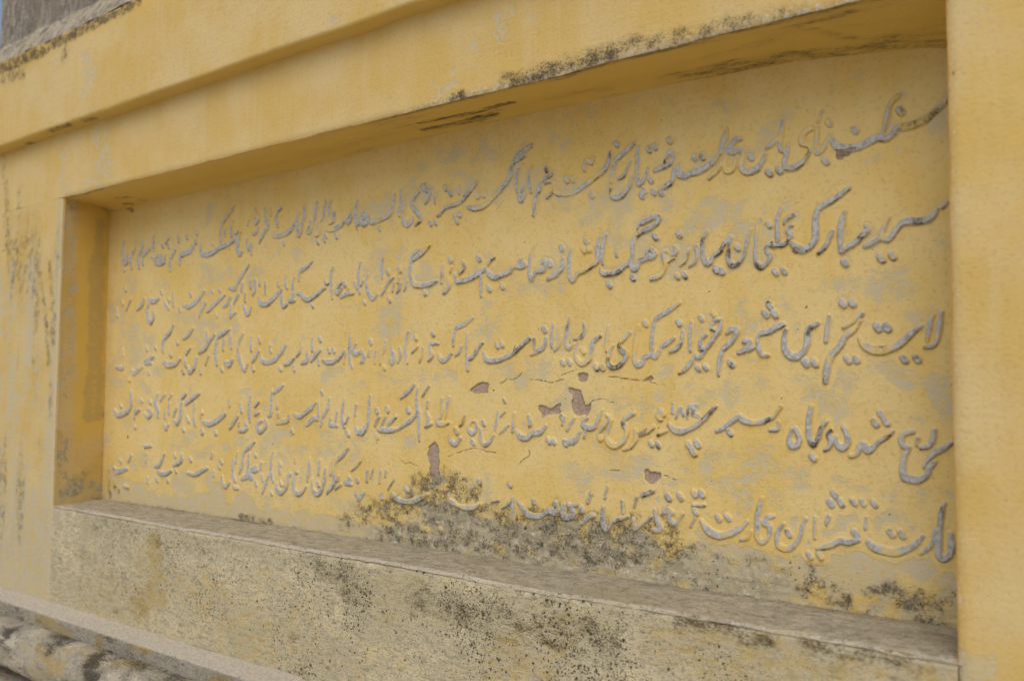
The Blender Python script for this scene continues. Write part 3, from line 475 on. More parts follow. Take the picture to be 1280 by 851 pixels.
    c = b.mix(b.math('MULTIPLY', m_d, .9), c, (.045, .036, .03))
    m_cr = b.mask(b.attr('crack'), n_fine, .7, .66, .78)
    c = b.mix(b.math('MULTIPLY', m_cr, .6), c, (.11, .08, .04))
    # relief
    h = b.math('MULTIPLY', n_fine, .8)
    h = b.math('ADD', h, b.math('MULTIPLY', n_grain, .35))
    h = b.math('ADD', h, b.math('MULTIPLY', n_brush, .35))
    h = b.math('SUBTRACT', h, b.math('MULTIPLY', b.math('MULTIPLY', b.attr('bare'), n_lay), 1.6))
    h = b.math('ADD', h, b.math('MULTIPLY', b.math('MULTIPLY', b.math('MAXIMUM', b.attr('bare'), a_mould), n_grain), 1.6))
    h = b.math('SUBTRACT', h, b.math('MULTIPLY', b.ramp(b.attr('chip'), .45, .6), 1.4))
    h = b.math('SUBTRACT', h, b.math('MULTIPLY', m_wear, .45))
    h = b.math('SUBTRACT', h, b.math('MULTIPLY', b.ramp(b.attr('crack'), .5, .9), .8))
    bp = b.n.new('ShaderNodeBump')
    bp.inputs['Strength'].default_value = .75
    bp.inputs['Distance'].default_value = .0022 * bump
    b.link(h, bp.inputs['Height'])
    bs = b.n.new('ShaderNodeBsdfPrincipled')
    b.link(c, bs.inputs['Base Color'])
    bs.inputs['Roughness'].default_value = .88
    bs.inputs['Specular IOR Level'].default_value = .25
    b.link(bp.outputs[0], bs.inputs['Normal'])
    o = b.n.new('ShaderNodeOutputMaterial')
    b.link(bs.outputs[0], o.inputs[0])
    return m

M_wall = weathered('limewashed_plaster')
M_panel = weathered('inscription_plaster', pale=(.67, .515, .225), mid=(.65, .465, .15))
M_soffit = weathered('soffit_plaster', streak=(.35, 2.2, 1), pale=(.64, .46, .17), mid=(.62, .42, .11))  # same paint as the wall, lightened to offset the soffit's shade
M_ledge = weathered('worn_render', streak=(.8, 1.2, 1.2), bare=(.60, .525, .385), bare2=(.43, .38, .275), bump=2.0)
M_apron = weathered('rough_render', streak=(.7, 1, 1.4), bump=1.5, bare=(.76, .66, .42), bare2=(.55, .48, .31))
M_stone = weathered('grey_render', bare=(.40, .355, .29), bare2=(.20, .17, .14), streak=(1.3, 1.3, .55), bump=1.5)
M_roll = weathered('peeling_render', bare=(.56, .51, .41), bare2=(.40, .36, .28), streak=(.5, 1, 1.1), bump=2.4)

def simple_mat(name, a, b_, scale, bump=.02):
    m = bpy.data.materials.new(name); m.use_nodes = True
    b = NB(m); b.n.clear()
    co = b.n.new('ShaderNodeTexCoord').outputs['Object']
    n = b.noise(co, scale, 8, .65)
    c = b.mix(b.ramp(n, .35, .65), a, b_)
    bp = b.n.new('ShaderNodeBump'); bp.inputs['Distance'].default_value = bump
    b.link(b.noise(co, scale * 12, 5, .6), bp.inputs['Height'])
    bs = b.n.new('ShaderNodeBsdfPrincipled'); bs.inputs['Roughness'].default_value = .95
    b.link(c, bs.inputs['Base Color']); b.link(bp.outputs[0], bs.inputs['Normal'])
    o = b.n.new('ShaderNodeOutputMaterial'); b.link(bs.outputs[0], o.inputs[0])
    return m

# ------------------------------------------------------------------ mesh helpers
GROUND_Z = -1.17
BASE = (1.35, 0.25, GROUND_Z)

def mesh_obj(name, V, F, mat, parent=None, att=None, smooth=True):
    me = bpy.data.meshes.new(name)
    V = np.asarray(V, np.float32); F = np.asarray(F, np.int32)
    me.vertices.add(len(V)); me.vertices.foreach_set('co', V.ravel())
    k = F.shape[1]
    me.loops.add(F.size); me.loops.foreach_set('vertex_index', F.ravel())
    me.polygons.add(len(F)); me.polygons.foreach_set('loop_start', np.arange(0, F.size, k, dtype=np.int32))
    me.polygons.foreach_set('loop_total', np.full(len(F), k, np.int32))
    me.polygons.foreach_set('use_smooth', np.full(len(F), smooth, bool))
    me.update(calc_edges=True)
    if att:
        for n, v in att.items():
            a = me.attributes.new(n, 'FLOAT', 'POINT'); a.data.foreach_set('value', np.asarray(v, np.float32))
    me.materials.append(mat)
    o = bpy.data.objects.new(name, me); col.objects.link(o)
    if parent:
        o.parent = parent; o.location = [-v for v in parent.location]
    return o

def blank(n):
    return {k: np.zeros(n) for k in ATTRS}

def grid_faces(nu, nv, flip=False):
    i = np.arange(nu * nv).reshape(nu, nv)
    F = np.stack([i[:-1, :-1], i[1:, :-1], i[1:, 1:], i[:-1, 1:]], -1).reshape(-1, 4)
    return F[:, ::-1] if flip else F

def bulge(x, z, seed=3, amp=.0022):
    """slow unevenness of hand-laid plaster (metres)"""
    return amp * 2 * (fbm(x * 2.3, z * 2.3, 3, seed) - .5) + amp * .5 * 2 * (fbm(x * 14, z * 14, 3, seed + 5) - .5)

def sheet(name, P, mat, parent, normal, att=None, seed=3, amp=.0022, rough=0.0, rs=60.0):
    """P: (nu, nv, 3) points; normal: which way the face looks; displaced like plaster"""
    nu, nv = P.shape[:2]
    du = np.gradient(P, axis=0); dv = np.gradient(P, axis=1)
    N = np.cross(du, dv); N /= np.linalg.norm(N, axis=2, keepdims=True) + 1e-12
    normal = np.asarray(normal, float)
    flip = (N.reshape(-1, 3) @ normal).mean() < 0
    if flip: N = -N
    a_, b_ = P[..., 0] + .37 * P[..., 1], P[..., 2] - .61 * P[..., 1]
    d = bulge(a_, b_, seed, amp)
    if rough:
        d = d + rough * 2 * (fbm(a_ * rs, b_ * rs, 4, seed + 11) - .5)
    P = P + N * d[..., None]
    return mesh_obj(name, P.reshape(-1, 3), grid_faces(nu, nv, flip), mat, parent, att)

def flat(x0, x1, nx, z0, z1, nz, y=0.0, xf=None):
    X, Z = np.meshgrid(np.linspace(x0, x1, nx), np.linspace(z0, z1, nz), indexing='ij')
    return np.stack([X, np.full_like(X, y), Z], -1)

def extrude(profile, x0, x1, dx, step):
    """profile: list of (y, z); resampled every step and swept along X"""
    pr = np.array(profile, float)
    L = np.r_[0, np.cumsum(np.linalg.norm(np.diff(pr, axis=0), axis=1))]
    n = max(3, int(L[-1] / step) + 1)
    t = np.unique(np.r_[np.linspace(0, L[-1], n)])
    y = np.interp(t, L, pr[:, 0]); z = np.interp(t, L, pr[:, 1])
    xs = np.linspace(x0, x1, int((x1 - x0) / dx) + 1)
    P = np.empty((len(xs), len(t), 3))
    P[..., 0] = xs[:, None]; P[..., 1] = y[None]; P[..., 2] = z[None]
    return P

def arc(cy, cz, rad, a0, a1, n=8):
    return [(cy + rad * math.cos(math.radians(a)), cz + rad * math.sin(math.radians(a))) for a in np.linspace(a0, a1, n)]

# ------------------------------------------------------------------ setting
M_earth = simple_mat('bounce_pale_ground', (.60, .54, .43), (.52, .46, .36), 1.3)  # out-of-view ground, colour raised to bounce fill into the recess
n = 60
gx = np.sinh(np.linspace(-7, 7, n)) / math.sinh(7) * 900
GX, GY = np.meshgrid(gx, gx, indexing='ij')
GZ = GROUND_Z + .03 * (fbm(GX * .8 + 50, GY * .8 + 50, 4, 77) - .5) - .005
g = mesh_obj('ground', np.stack([GX + 1.3, GY - 1.0, GZ], -1).reshape(-1, 3), grid_faces(n, n), M_earth)
g['kind'] = 'structure'

# ------------------------------------------------------------------ the wall
wall = bpy.data.objects.new('inscribed_wall', None)
col.objects.link(wall)
wall.location = BASE
wall['kind'] = 'thing'
wall['category'] = 'wall'
wall['label'] = 'weathered yellow plaster wall with a recessed panel of raised Persian writing'

XL, XR = -0.86, 4.6            # ends of the wall
OX0, OX1, OD = 0.018, 2.693, 0.181   # recess
ZC = 1.217                     # underside of the cornice
ZS = -.303                     # top of the string course

TOPX = [-.05, .98, 1.44, 1.82, 2.16, 2.40, 2.586, 2.70]
TOPZ = [.997, 1.001, 1.013, 1.013, 1.010, 1.000, .981, .963]
def ztop(x):
    return np.interp(x, TOPX, TOPZ)

def panel_off(x, z):           # forward shift of the panel's plaster
    return bulge(x, z, 3, .0024)

# ---- raised writing: signed distance of every stroke, one height field per line
def catmull(p, k):
    if len(p) < 3:
        return p
    q = np.vstack([2 * p[0] - p[1], p, 2 * p[-1] - p[-2]])
    out = []
    for i in range(1, len(q) - 2):
        for t in np.linspace(0, 1, k, endpoint=False):
            out.append(.5 * (2 * q[i] + (q[i + 1] - q[i - 1]) * t + (2 * q[i - 1] - 5 * q[i] + 4 * q[i + 1] - q[i + 2]) * t * t
                             + (3 * q[i] - q[i - 1] - 3 * q[i + 1] + q[i + 2]) * t ** 3))
    out.append(q[-2])
    return np.array(out)

CELL = .0015
PEN = .0049                    # half width of the pen

def script_field(strokes, pen=PEN):
    pts = np.array([v for s in strokes for v in s[1:]], float).reshape(-1, 2) / 1000
    x0, z0 = pts.min(0) - .03; x1, z1 = pts.max(0) + .03
    x1 = min(x1, OX1 + .025)
    xs = np.arange(x0, x1, CELL); zs = np.arange(z0, z1, CELL)
    D = np.full((len(xs), len(zs)), -.05)
    def stamp(a, b, ra, rb):
        R = max(ra, rb) + .014
        i0, i1 = np.searchsorted(xs, [min(a[0], b[0]) - R, max(a[0], b[0]) + R])
        j0, j1 = np.searchsorted(zs, [min(a[1], b[1]) - R, max(a[1], b[1]) + R])
        if i1 <= i0 or j1 <= j0: return
        X, Z = np.meshgrid(xs[i0:i1], zs[j0:j1], indexing='ij')
        ab = b - a; L = ab @ ab
        t = np.clip(((X - a[0]) * ab[0] + (Z - a[1]) * ab[1]) / L, 0, 1) if L > 1e-12 else np.zeros_like(X)
        d = np.hypot(X - a[0] - t * ab[0], Z - a[1] - t * ab[1])
        D[i0:i1, j0:j1] = np.maximum(D[i0:i1, j0:j1], ra + (rb - ra) * t - d)
    for s in strokes:
        m = s[0] / 100; p = np.array(s[1:], float).reshape(-1, 2) / 1000
        if len(p) == 1:        # a diacritical dot: a slanted rhomb of the pen
            q = p[0]
            stamp(q + (-.0022, .0030), q + (.0022, -.0030), pen * 1.0, pen * 1.0)
            continue
        q = catmull(p, 5)
        L = np.r_[0, np.cumsum(np.linalg.norm(np.diff(q, axis=0), axis=1))]
        T = max(L[-1], 1e-6)
        for k in range(len(q) - 1):
            def rad(i):
                dq = q[min(i + 1, len(q) - 1)] - q[max(i - 1, 0)]
                ang = math.atan2(dq[1], dq[0])
                slant = abs(math.sin(ang - math.radians(62)))         # reed pen: thick across, thin along its slant
                e = min(L[i], T - L[i])
                far = 1 + .42 * (1 - min(1, max(0, (q[i][0] - .5) / .9)))
                return far * pen * m * (.70 + .42 * slant) * (.60 + .40 * min(1, e / .020))
            stamp(q[k], q[k + 1], rad(k), rad(k + 1))
    return xs, zs, D

SKIRT = .0028
def script_mesh(name, key, height, pen, seed):
    strokes = [list(map(int, t.split(','))) for t in LETTERS[key].split(';')]
    xs, zs, D = script_field(strokes, pen)
    X, Z = np.meshgrid(xs, zs, indexing='ij')
    Dn = D + .0008 * 2 * (fbm(X * 85, Z * 85, 3, seed) - .5) + .0016 * 2 * (fbm(X * 22, Z * 22, 2, seed + 3) - .5)
    t = np.clip((Dn + SKIRT) / (SKIRT + pen * .75), 0, 1)
    prof = .80 * sstep(0, .68, t) + .20 * np.sqrt(np.clip(1 - (1 - t) ** 2, 0, 1))
    loss = .66 + .34 * sstep(.30, .52, fbm(X * 9, Z * 9, 3, seed + 9))            # worn places stand lower
    h = height * prof * loss + .0006 * 2 * (fbm(X * 120, Z * 120, 3, seed + 21) - .5) * (prof > .5)
    h = np.where(Dn > -SKIRT, h, np.maximum(-.003, (Dn + SKIRT) * .6))
    keep = D > -SKIRT - .0045
    keep &= X < OX1 + .02
    idx = -np.ones(keep.shape, int)
    cell = keep[:-1, :-1] & keep[1:, :-1] & keep[1:, 1:] & keep[:-1, 1:]
    used = np.zeros(keep.shape, bool)
    used[:-1, :-1] |= cell; used[1:, :-1] |= cell; used[1:, 1:] |= cell; used[:-1, 1:] |= cell
    idx[used] = np.arange(used.sum())
    F = np.stack([idx[:-1, :-1][cell], idx[1:, :-1][cell], idx[1:, 1:][cell], idx[:-1, 1:][cell]], -1)
    x, z, hh, tt, dd = X[used], Z[used], h[used], t[used], Dn[used]
    y = OD - panel_off(x, z) - hh
    att = blank(len(x))
    top = sstep(.12, .55, tt)
    cover = fbm(x * 16, z * 16, 3, seed + 31)
    att['lav'] = top * (.66 + .22 * (1 - sstep(.9, 1.6, x)) + 1.5 * (cover - .45) + .7 * (fbm(x * 60, z * 60, 3, seed + 51) - .5))
    att['wear'] = .12 + .25 * top
    att['deep'] = .25 * (1 - top)
    pit = sstep(.60, .78, fbm(x * 38, z * 38, 3, seed + 41))
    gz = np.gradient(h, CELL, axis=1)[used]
    under_shade = sstep(.25, 1.2, gz)                                   # contact shade painted on the lower flanks through the mould mask
    att['mould'] = np.clip(.16 * top + .50 * under_shade + .62 * pit * top * (.35 + .65 * sstep(1.2, 2.2, x)), 0, 1)
    if key == 1:
        att['mould'] = np.maximum(att['mould'], .62 * top * sstep(2.50, 2.62, x))
    if key == 5:
        low = sstep(1.0, 1.25, x) * (1 - sstep(2.12, 2.22, x))
        att['mould'] = np.maximum(att['mould'], .42 * low)
        att['bare'] = .40 * low * (1 - top)
    P3 = np.stack([x, np.full_like(x, OD), z], -1)
    chipatt = blank(len(x)); features('panel', P3, chipatt)
    att['chip'] = chipatt['chip']
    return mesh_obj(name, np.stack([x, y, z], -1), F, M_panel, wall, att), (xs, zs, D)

fields = []
line_labels = {1: 'top line of raised writing, beginning with a long sweeping stroke',
               2: 'second line of raised writing',
               3: 'middle line of raised writing',
               4: 'fourth line of raised writing, beside the small numerals',
               5: 'lowest line of raised writing, half lost in mould'}
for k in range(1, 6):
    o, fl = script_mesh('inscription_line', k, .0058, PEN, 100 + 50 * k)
    o['label'] = line_labels[k]
    fields.append(fl)
o, fl = script_mesh('small_numeral', 6, .0022, .0034, 500)
o['label'] = 'small bluish year numerals above the fourth line'

# ---- the panel behind the writing
nx, nz = 900, 336
X, T = np.meshgrid(np.linspace(-.03, OX1 + .03, nx), np.linspace(0, 1, nz), indexing='ij')
Z = -.012 + T * (ztop(X) + .012 + .012)
near = np.full(X.shape, -.05)
for xs, zs, D in fields:       # distance to the nearest stroke, for the paint kept around the letters
    i = np.clip(((X - xs[0]) / CELL).round().astype(int), 0, len(xs) - 1)
    j = np.clip(((Z - zs[0]) / CELL).round().astype(int), 0, len(zs) - 1)
    ok = (X >= xs[0]) & (X <= xs[-1]) & (Z >= zs[0]) & (Z <= zs[-1])
    near = np.where(ok, np.maximum(near, D[i, j]), near)
P = np.stack([X, np.full_like(X, OD), Z], -1)
att = blank(X.size)
pf = P.reshape(-1, 3); x, z = pf[:, 0], pf[:, 2]
att['wear'] = .15 + .42 * sstep(.42, .70, fbm(x * 9, z * 14, 4, 31)) - .16 * sstep(.80, .95, z)
features('panel', pf, att)
nr = near.reshape(-1)
halo = sstep(-.016, -.004, nr)
upper = sstep(.40, .58, z) * sstep(.7, 1.5, x)
att['wear'] = att['wear'] * (1 - .75 * halo * (1 - upper)) + .36 * upper * sstep(-.012, -.003, nr) * sstep(.42, .58, fbm(x * 14, z * 14, 3, 33))
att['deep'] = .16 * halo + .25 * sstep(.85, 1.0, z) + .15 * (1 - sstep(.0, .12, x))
att['bare'] = np.maximum(att['bare'], .42 * (1 - sstep(.0, .03, z)))
att['mould'] = np.maximum(att['mould'], .52 * (1 - sstep(.0, .016, z)) )
att['mould'] = np.minimum(.70, att['mould'] * (.74 + .95 * sstep(.34, .66, fbm(x * 48, z * 60, 4, 35))))
foot = 1 - sstep(.02, .10, z + .04 * (fbm(x * 8, z * 0, 3, 37) - .5))
att['wear'] = np.maximum(att['wear'], .62 * foot)
att['pale'] = .40 * sstep(.5, .75, att['bare']) * sstep(.50, .62, fbm(x * 60, z * 60, 3, 36))
att['dots'] = np.where(att['mould'] > .2, .22 * att['mould'], 0) + .003
chipd = sstep(.45, .55, att['chip'])
Yd = OD - panel_off(X, Z) + .0035 * chipd.reshape(X.shape)
rough = sstep(.25, .6, att['bare'] + .6 * att['mould']).reshape(X.shape)
Yd -= rough * .0028 * 2 * (fbm(X * 90, Z * 90, 4, 61) - .5)
P[..., 1] = Yd
mesh_obj('inscription_panel', P.reshape(-1, 3), grid_faces(nx, nz), M_panel, wall, att)

# ---- recess: left and right cheeks, soffit, ledge
def jit(t, seed, amp, f=9.0):
    return amp * 2 * (fbm(t * f, t * 0 + .5, 4, seed) - .5)

ny, nzr = 60, 300
Yv, Zv = np.meshgrid(np.linspace(0.0, OD + .012, ny), np.linspace(-.01, 1.012, nzr), indexing='ij')
s_ = Yv / OD
Xv = OX0 * (1 - s_) - .016 * s_ - .010 * s_ * (Zv - .3)
P = np.stack([Xv, Yv, Zv], -1)
att = blank(P.shape[0] * P.shape[1]); pf = P.reshape(-1, 3)
features('reveal', np.stack([np.full(len(pf), .005), pf[:, 1], pf[:, 2]], -1), att)
ys, zz = pf[:, 1], pf[:, 2]
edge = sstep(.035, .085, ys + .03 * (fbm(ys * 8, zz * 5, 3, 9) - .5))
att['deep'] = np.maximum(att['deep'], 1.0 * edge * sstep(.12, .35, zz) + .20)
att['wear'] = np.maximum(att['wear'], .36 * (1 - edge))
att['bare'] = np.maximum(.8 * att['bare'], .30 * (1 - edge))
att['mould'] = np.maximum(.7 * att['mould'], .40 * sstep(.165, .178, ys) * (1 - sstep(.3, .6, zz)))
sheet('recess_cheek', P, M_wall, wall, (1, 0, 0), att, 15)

Xv2 = OX1 + .004 * np.sin(Yv * 10) + 0 * Zv
P = np.stack([Xv2, Yv, Zv], -1)
att = blank(P.shape[0] * P.shape[1]); att['deep'][:] = .35; att['wear'][:] = .12
sheet('recess_cheek', P, M_wall, wall, (-1, 0, 0), att, 16)

nxs = 760
Xs, Ys = np.meshgrid(np.linspace(OX0 - .03, OX1 + .02, nxs), np.linspace(0, OD + .012, 60), indexing='ij')
fr = np.clip(Ys / OD, 0, 1.1)
Zs = 1.0 * (1 - fr) + ztop(Xs) * fr + jit(Xs, 41, .003) * (1 - fr) - .018 * sstep(.80, 1.05, fr) * 0
cove = np.clip((fr - .72) / .28, 0, 1.3)
Zs = Zs - .010 * cove ** 2
P = np.stack([Xs, Ys, Zs], -1)
att = blank(Xs.size); pf = P.reshape(-1, 3)
features('soffit', np.stack([pf[:, 0], pf[:, 1], np.full(len(pf), 1.0)], -1), att)
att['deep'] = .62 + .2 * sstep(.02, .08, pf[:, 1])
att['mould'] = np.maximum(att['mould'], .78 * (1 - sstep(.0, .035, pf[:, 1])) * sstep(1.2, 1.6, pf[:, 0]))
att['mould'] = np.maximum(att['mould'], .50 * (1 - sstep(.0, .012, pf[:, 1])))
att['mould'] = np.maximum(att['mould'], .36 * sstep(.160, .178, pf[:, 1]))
att['mould'] = np.maximum(att['mould'], .58 * sstep(.40, .64, fbm(pf[:, 0] * 4, pf[:, 1] * 18, 4, 24)) * (.35 + .65 * sstep(.8, 2.0, pf[:, 0])))
sheet('recess_soffit', P, M_soffit, wall, (0, 0, -1), att, 17)

Xs, Ys = np.meshgrid(np.linspace(OX0 - .02, OX1 + .01, nxs), np.linspace(.0, OD + .012, 70), indexing='ij')
lip = jit(Xs, 51, .0035, 7) + jit(Xs, 52, .002, 40)
fr = np.clip(Ys / OD, 0, 1.1)
Zs = lip * (1 - fr) + .001 + .004 * fr - .006 * (1 - sstep(0, .010, Ys))
P = np.stack([Xs, Ys, Zs], -1)
att = blank(Xs.size); pf = P.reshape(-1, 3)
att['bare'][:] = 1.0
att['pale'] = .90 * (1 - sstep(.005, .018, pf[:, 1])) * sstep(.1, .3, pf[:, 0]) * (1 - .4 * sstep(1.7, 2.1, pf[:, 0])) * (.55 + .6 * fbm(pf[:, 0] * 12, pf[:, 1] * 2, 3, 19))  # worn lip, with its lit-edge highlight painted in pale
att['mould'] = .20 + .5 * np.maximum(0, fbm(pf[:, 0] * 7, pf[:, 1] * 14, 4, 23) - .48) * 2 + .30 * sstep(.14, .178, pf[:, 1]) * fbm(pf[:, 0] * 6, pf[:, 1] * 6, 3, 21) * 1.6 + .16 * (fbm(pf[:, 0] * 4, pf[:, 1] * 22, 4, 22) - .5)
att['wear'] = .22 * np.ones(len(pf))
sheet('recess_ledge', P, M_ledge, wall, (0, 0, 1), att, 18, .0018, .0016, 55)

# ---- the face of the wall round the recess: four stretches butted end to end
def face_part(name, surf, x0, x1, z0, z1, mat, step=.008, extra=None, rough=0.0, pre=None, seed=3):
    nx, nz = max(3, int((x1 - x0) / step)), max(3, int((z1 - z0) / step))
    P = flat(x0, x1, nx, z0, z1, nz)
    if pre: P = pre(P)
    att = blank(P.shape[0] * P.shape[1]); pf = P.reshape(-1, 3)
    features(surf, np.stack([pf[:, 0], np.zeros(len(pf)), pf[:, 2]], -1), att)
    if extra: extra(pf, att)
    return sheet(name, P, mat, wall, (0, -1, 0), att, seed, .0024, rough)

def side_extra(pf, att):
    x, z = pf[:, 0], pf[:, 2]
    st = fbm(x * 16, z * 1.6, 4, 71)
    att['wear'] = np.maximum(att['wear'], (.40 + .40 * sstep(.46, .66, st)) * (1 - .75 * sstep(.72, 1.0, z)) + .30 * (1 - sstep(-.1, .15, z)))
    att['mould'] = np.maximum(.8 * att['mould'], .20 * (1 - sstep(.8, 1.0, z)) + .34 * sstep(.48, .70, fbm(x * 14 + 5, z * 2.2, 4, 72)))
    att['bare'] = np.maximum(att['bare'], .45 * (1 - sstep(-.15, .25, z)) )
def round_x(xe, sgn):
    def pre(P):                # ease the arris over into the recess
        dx = np.abs(P[..., 0] - xe)
        P[..., 1] += .006 * (1 - sstep(0, .010, dx))
        return P
    return pre
face_part('side_border', 'face', XL, OX0, ZS, 1.0, M_wall, .006, side_extra, pre=round_x(OX0, 1))

def lintel_pre(P):
    tz = (P[..., 2] - P[..., 2].min()) / (P[..., 2].max() - P[..., 2].min())
    P[..., 2] += (1 - tz) * jit(P[..., 0], 41, .003)
    P[..., 1] += .005 * (1 - sstep(0, .010, P[..., 2] - 1.0)) * (P[..., 0] > OX0)
    return P
def lintel_extra(pf, att):
    x, z = pf[:, 0], pf[:, 2]
    att['wear'] = np.maximum(att['wear'], .30 * sstep(.54, .72, fbm(x * 9, z * 9, 4, 81)))
    att['deep'] = .55 * sstep(1.195, 1.214, z)
    lo = 1 - sstep(1.0, 1.035, z)
    att['pale'] = .52 * lo * sstep(1.35, 1.7, x)
    att['mould'] = np.maximum(att['mould'], .40 * (1 - sstep(1.0, 1.012, z)))
face_part('lintel', 'lintel', XL, XR, 1.0, ZC + .006, M_wall, .006, lintel_extra, pre=lintel_pre)

def apron_pre(P):
    tz = np.clip((P[..., 2] + .06) / .06, 0, 1)
    P[..., 2] += tz * (jit(P[..., 0], 51, .0035, 7) + jit(P[..., 0], 52, .002, 40)) * ((P[..., 0] > OX0))
    P[..., 1] += .007 * (1 - sstep(0, .011, -P[..., 2])) * (P[..., 0] > OX0)
    return P
def apron_extra(pf, att):
    x, z = pf[:, 0], pf[:, 2]
    att['bare'][:] = .96
    att['ochre'] = np.maximum(att['ochre'], .27 + .34 * (fbm(x * 3, z * 5, 3, 91) - .45) + .10 * sstep(-.1, -.25, z))
    att['wear'] = np.maximum(att['wear'], .26 + .6 * (fbm(x * 7, z * 7, 4, 92) - .5) + .22 * (1 - sstep(.2, .6, x)))
    att['pale'] = .80 * (1 - sstep(.002, .010, -z)) * sstep(.06, .2, x) * (1 - .55 * sstep(1.7, 2.1, x)) * (.6 + .8 * fbm(x * 14, z * 0, 3, 94))  # pale top edge: wear plus a painted highlight along the arris
    att['dots'] *= .25 + 2.0 * sstep(.40, .62, fbm(x * 9, z * 9, 3, 96))
    att['mould'] = np.maximum(att['mould'], .36 * sstep(.44, .7, fbm(x * 6, z * 8, 4, 93)) + .05)
    run = fbm(x * 22, z * 2.0, 4, 89)
    att['mould'] = np.maximum(att['mould'], .52 * sstep(.42, .66, run) * (1 - sstep(.0, .13, -z)) * (.5 + .5 * sstep(.6, 1.0, x)))
face_part('apron', 'apron', OX0, OX1, ZS, 0.0, M_apron, .0045, apron_extra, .0016, apron_pre)

def pil_extra(pf, att):
    x, z = pf[:, 0], pf[:, 2]
    e = 1 - sstep(.006, .024, x - OX1)
    att['pale'] = .30 * e
    att['wear'] = np.maximum(att['wear'], .05 + .12 * e)
    att['deep'] = .34 * sstep(.42, .65, fbm(x * 9, z * 1.2, 4, 95))
    lo = 1 - sstep(-.06, .02, z)
    att['ochre'] = .5 * lo
    att['bare'] = .42 * lo
face_part('pilaster', 'pilaster', OX1, XR, ZS, 1.0, M_wall, .008, pil_extra, pre=round_x(OX1, -1))

# ---- cornice and parapet
CY = -.05
prof = [(0.004, ZC), (CY + .006, ZC + .001)] + arc(CY + .007, ZC + .008, .007, 265, 180, 5) + [(CY, 1.30), (CY, 1.518)]
P = extrude(prof, XL - .02, XR, .008, .006)
P[..., 2] += jit(P[..., 0], 61, .004, 5)
att = blank(P.shape[0] * P.shape[1]); pf = P.reshape(-1, 3)
features('cornice', np.stack([pf[:, 0], np.full(len(pf), CY), pf[:, 2]], -1), att)
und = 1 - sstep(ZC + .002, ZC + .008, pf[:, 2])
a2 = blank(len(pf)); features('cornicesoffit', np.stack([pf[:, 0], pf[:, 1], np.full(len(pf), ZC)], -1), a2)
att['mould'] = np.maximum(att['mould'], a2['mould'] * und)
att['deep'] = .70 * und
att['wear'] = np.maximum(att['wear'], .32 * sstep(.54, .72, fbm(pf[:, 0] * 8, pf[:, 2] * 5, 4, 97)) * (1 - und))
drip = fbm(pf[:, 0] * 30, pf[:, 2] * 2.5, 4, 98)
att['mould'] = np.maximum(att['mould'], (.50 + 1.6 * (drip - .42)) * sstep(1.40 + .10 * drip, 1.515, pf[:, 2]) * (.25 + .75 * (1 - sstep(.35, .65, pf[:, 0]))))
att['deep'] = np.maximum(att['deep'], .5 * sstep(1.42, 1.50, pf[:, 2]))
sheet('cornice', P, M_wall, wall, (0, -1, -.2), att, 25)

PX0 = -.497
prof = [(CY + .001, 1.519), (CY + .004, 1.524), (-.006, 1.602), (0.0, 1.61), (0.0, 2.06), (.01, 2.07), (.42, 2.09)]
P = extrude(prof, XL - .02, XR, .009, .009)
P[..., 2] += jit(P[..., 0], 61, .004, 5) * (P[..., 2] < 1.56) + jit(P[..., 0], 63, .012, 6) * ((P[..., 2] > 1.57) & (P[..., 2] < 1.65))
# the parapet stops short of the corner: left of PX0 only the sloping weathering goes on
keep = P[..., 0] < PX0
P[..., 2] = np.where(keep, np.minimum(P[..., 2], 1.602), P[..., 2])
att = blank(P.shape[0] * P.shape[1]); pf = P.reshape(-1, 3)
att['bare'][:] = 1.0
slope = 1 - sstep(1.585, 1.625, pf[:, 2])
att['wear'] = .30 + .25 * slope
att['pale'] = .30 * slope + .35 * (1 - sstep(.0, .012, np.abs(pf[:, 2] - 1.607)))  # slope lightened in colour as if catching the sky
att['mould'] = (.34 + .9 * (fbm(pf[:, 0] * 12, pf[:, 2] * 3, 4, 99) - .45)) * (1 - .75 * slope)
sheet('parapet', P, M_stone, wall, (0, -1, .3), att, 26, .004, .003, 40)

# ---- string course, roll moulding, plinth
prof = [(.004, ZS + .002), (-.034, ZS - .016)] + arc(-.036, ZS - .026, .009, 75, 180, 6) + [(-.045, ZS - .05), (-.045, ZS - .072)]
P = extrude(prof, XL - .02, XR, .007, .004)
P[..., 2] += jit(P[..., 0], 65, .004, 6) + jit(P[..., 0], 66, .002, 40)
att = blank(P.shape[0] * P.shape[1]); pf = P.reshape(-1, 3)
top = sstep(ZS - .030, ZS - .018, pf[:, 2])
att['bare'][:] = 1
att['pale'] = .92 * top
blk = sstep(.50, .56, noise2(pf[:, 0] * 9, pf[:, 2] * 0, 101))
att['ochre'] = .75 * (1 - top) * sstep(.56, .66, fbm(pf[:, 0] * 8, pf[:, 2] * 8, 2, 102))
att['mould'] = (1 - top) * (.40 + .8 * (fbm(pf[:, 0] * 10, pf[:, 2] * 10, 3, 103) - .4)) + .10 * top
sheet('string_course', P, M_roll, wall, (0, -1, .5), att, 27, .002, .0014, 60)

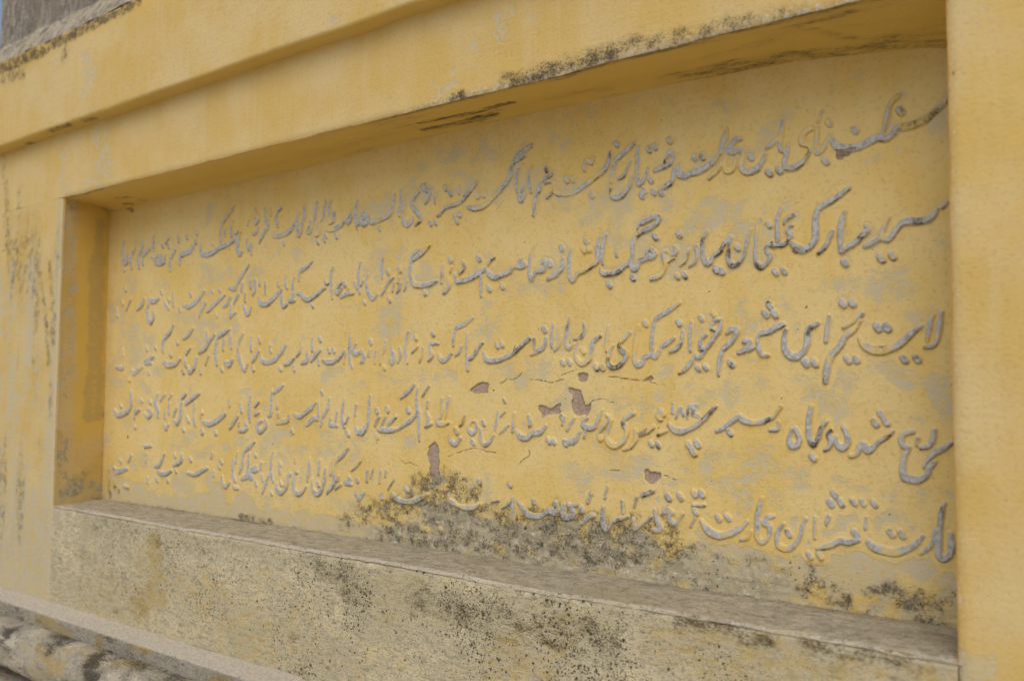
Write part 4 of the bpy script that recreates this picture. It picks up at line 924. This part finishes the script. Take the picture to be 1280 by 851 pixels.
prof = [(-.040, ZS - .070)] + arc(-.058, -.440, .074, 80, 268, 40) + [(-.030, -.520)]
P = extrude(prof, XL - .02, XR, .007, .005)
notch = 1 - .16 * np.exp(-((P[..., 0] + .205) / .012) ** 2) - .10 * np.exp(-((P[..., 0] - 1.9) / .01) ** 2)
P[..., 1] = -.050 + (P[..., 1] + .050) * notch
P[..., 2] = -.440 + (P[..., 2] + .440) * notch
att = blank(P.shape[0] * P.shape[1]); pf = P.reshape(-1, 3)
att['bare'][:] = 1
ang = fbm(pf[:, 0] * 8, pf[:, 2] * 26, 5, 111)
att['mould'] = .26 + 2.4 * (ang - .47) + .5 * sstep(-.47, -.52, pf[:, 2])
att['wear'] = .35 + 1.2 * (fbm(pf[:, 0] * 15, pf[:, 2] * 19, 3, 112) - .5)
att['ochre'] = .36 + 2.0 * (fbm(pf[:, 0] * 7 + 9, pf[:, 2] * 28, 4, 113) - .5)
att['pale'] = .30 + 1.6 * (fbm(pf[:, 0] * 11 + 4, pf[:, 2] * 20, 3, 114) - .5)
sheet('roll_moulding', P, M_roll, wall, (0, -1, 0), att, 28, .003, .004, 50)

prof = [(-.020, -.524), (-.120, -.542)] + arc(-.122, -.552, .010, 80, 180, 5) + [(-.132, -.80), (-.132, GROUND_Z - .03)]
P = extrude(prof, XL - .04, XR, .02, .012)
att = blank(P.shape[0] * P.shape[1]); pf = P.reshape(-1, 3)
att['bare'][:] = .9; att['wear'] = .4 * np.ones(len(pf)); att['ochre'] = .4 * np.ones(len(pf))
att['mould'] = .30 + .8 * (fbm(pf[:, 0] * 6, pf[:, 2] * 4, 4, 121) - .45)
sheet('plinth', P, M_roll, wall, (0, -1, 0), att, 29, .004, .002)

# ---- the masonry body behind the plaster
def boxes(name, bs, mat, parent):
    V, F = [], []
    for (x0, x1, y0, y1, z0, z1) in bs:
        k = len(V)
        V += [(x0, y0, z0), (x1, y0, z0), (x1, y1, z0), (x0, y1, z0), (x0, y0, z1), (x1, y0, z1), (x1, y1, z1), (x0, y1, z1)]
        F += [(k, k + 3, k + 2, k + 1), (k + 4, k + 5, k + 6, k + 7), (k, k + 1, k + 5, k + 4), (k + 1, k + 2, k + 6, k + 5),
              (k + 2, k + 3, k + 7, k + 6), (k + 3, k, k + 4, k + 7)]
    att = blank(len(V)); att['wear'][:] = .2
    return mesh_obj(name, V, F, mat, parent, att, smooth=False)
B = .012
boxes('masonry_body', [(XL + .002, OX0 - .05, B, OD + .03, GROUND_Z - .05, 1.590), (OX1 + .03, XR - .002, B, OD + .03, GROUND_Z - .05, 1.590),
                       (OX0 - .05, OX1 + .03, B, OD + .03, 1.030, 1.590), (OX0 - .05, OX1 + .03, B, OD + .03, GROUND_Z - .05, -.020),
                       (XL + .002, XR - .002, OD + .03, .46, GROUND_Z - .05, 1.590),
                       (XL - .012, XR - .004, -.040, .008, ZC + .010, 1.508), (XL - .012, XR - .004, -.034, .008, -.505, ZS - .026),
                       (XL - .030, XR - .004, -.118, .008, GROUND_Z - .05, -.560),
                       (PX0 + .004, XR - .002, B, .46, 1.590, 2.055)], M_wall, wall)
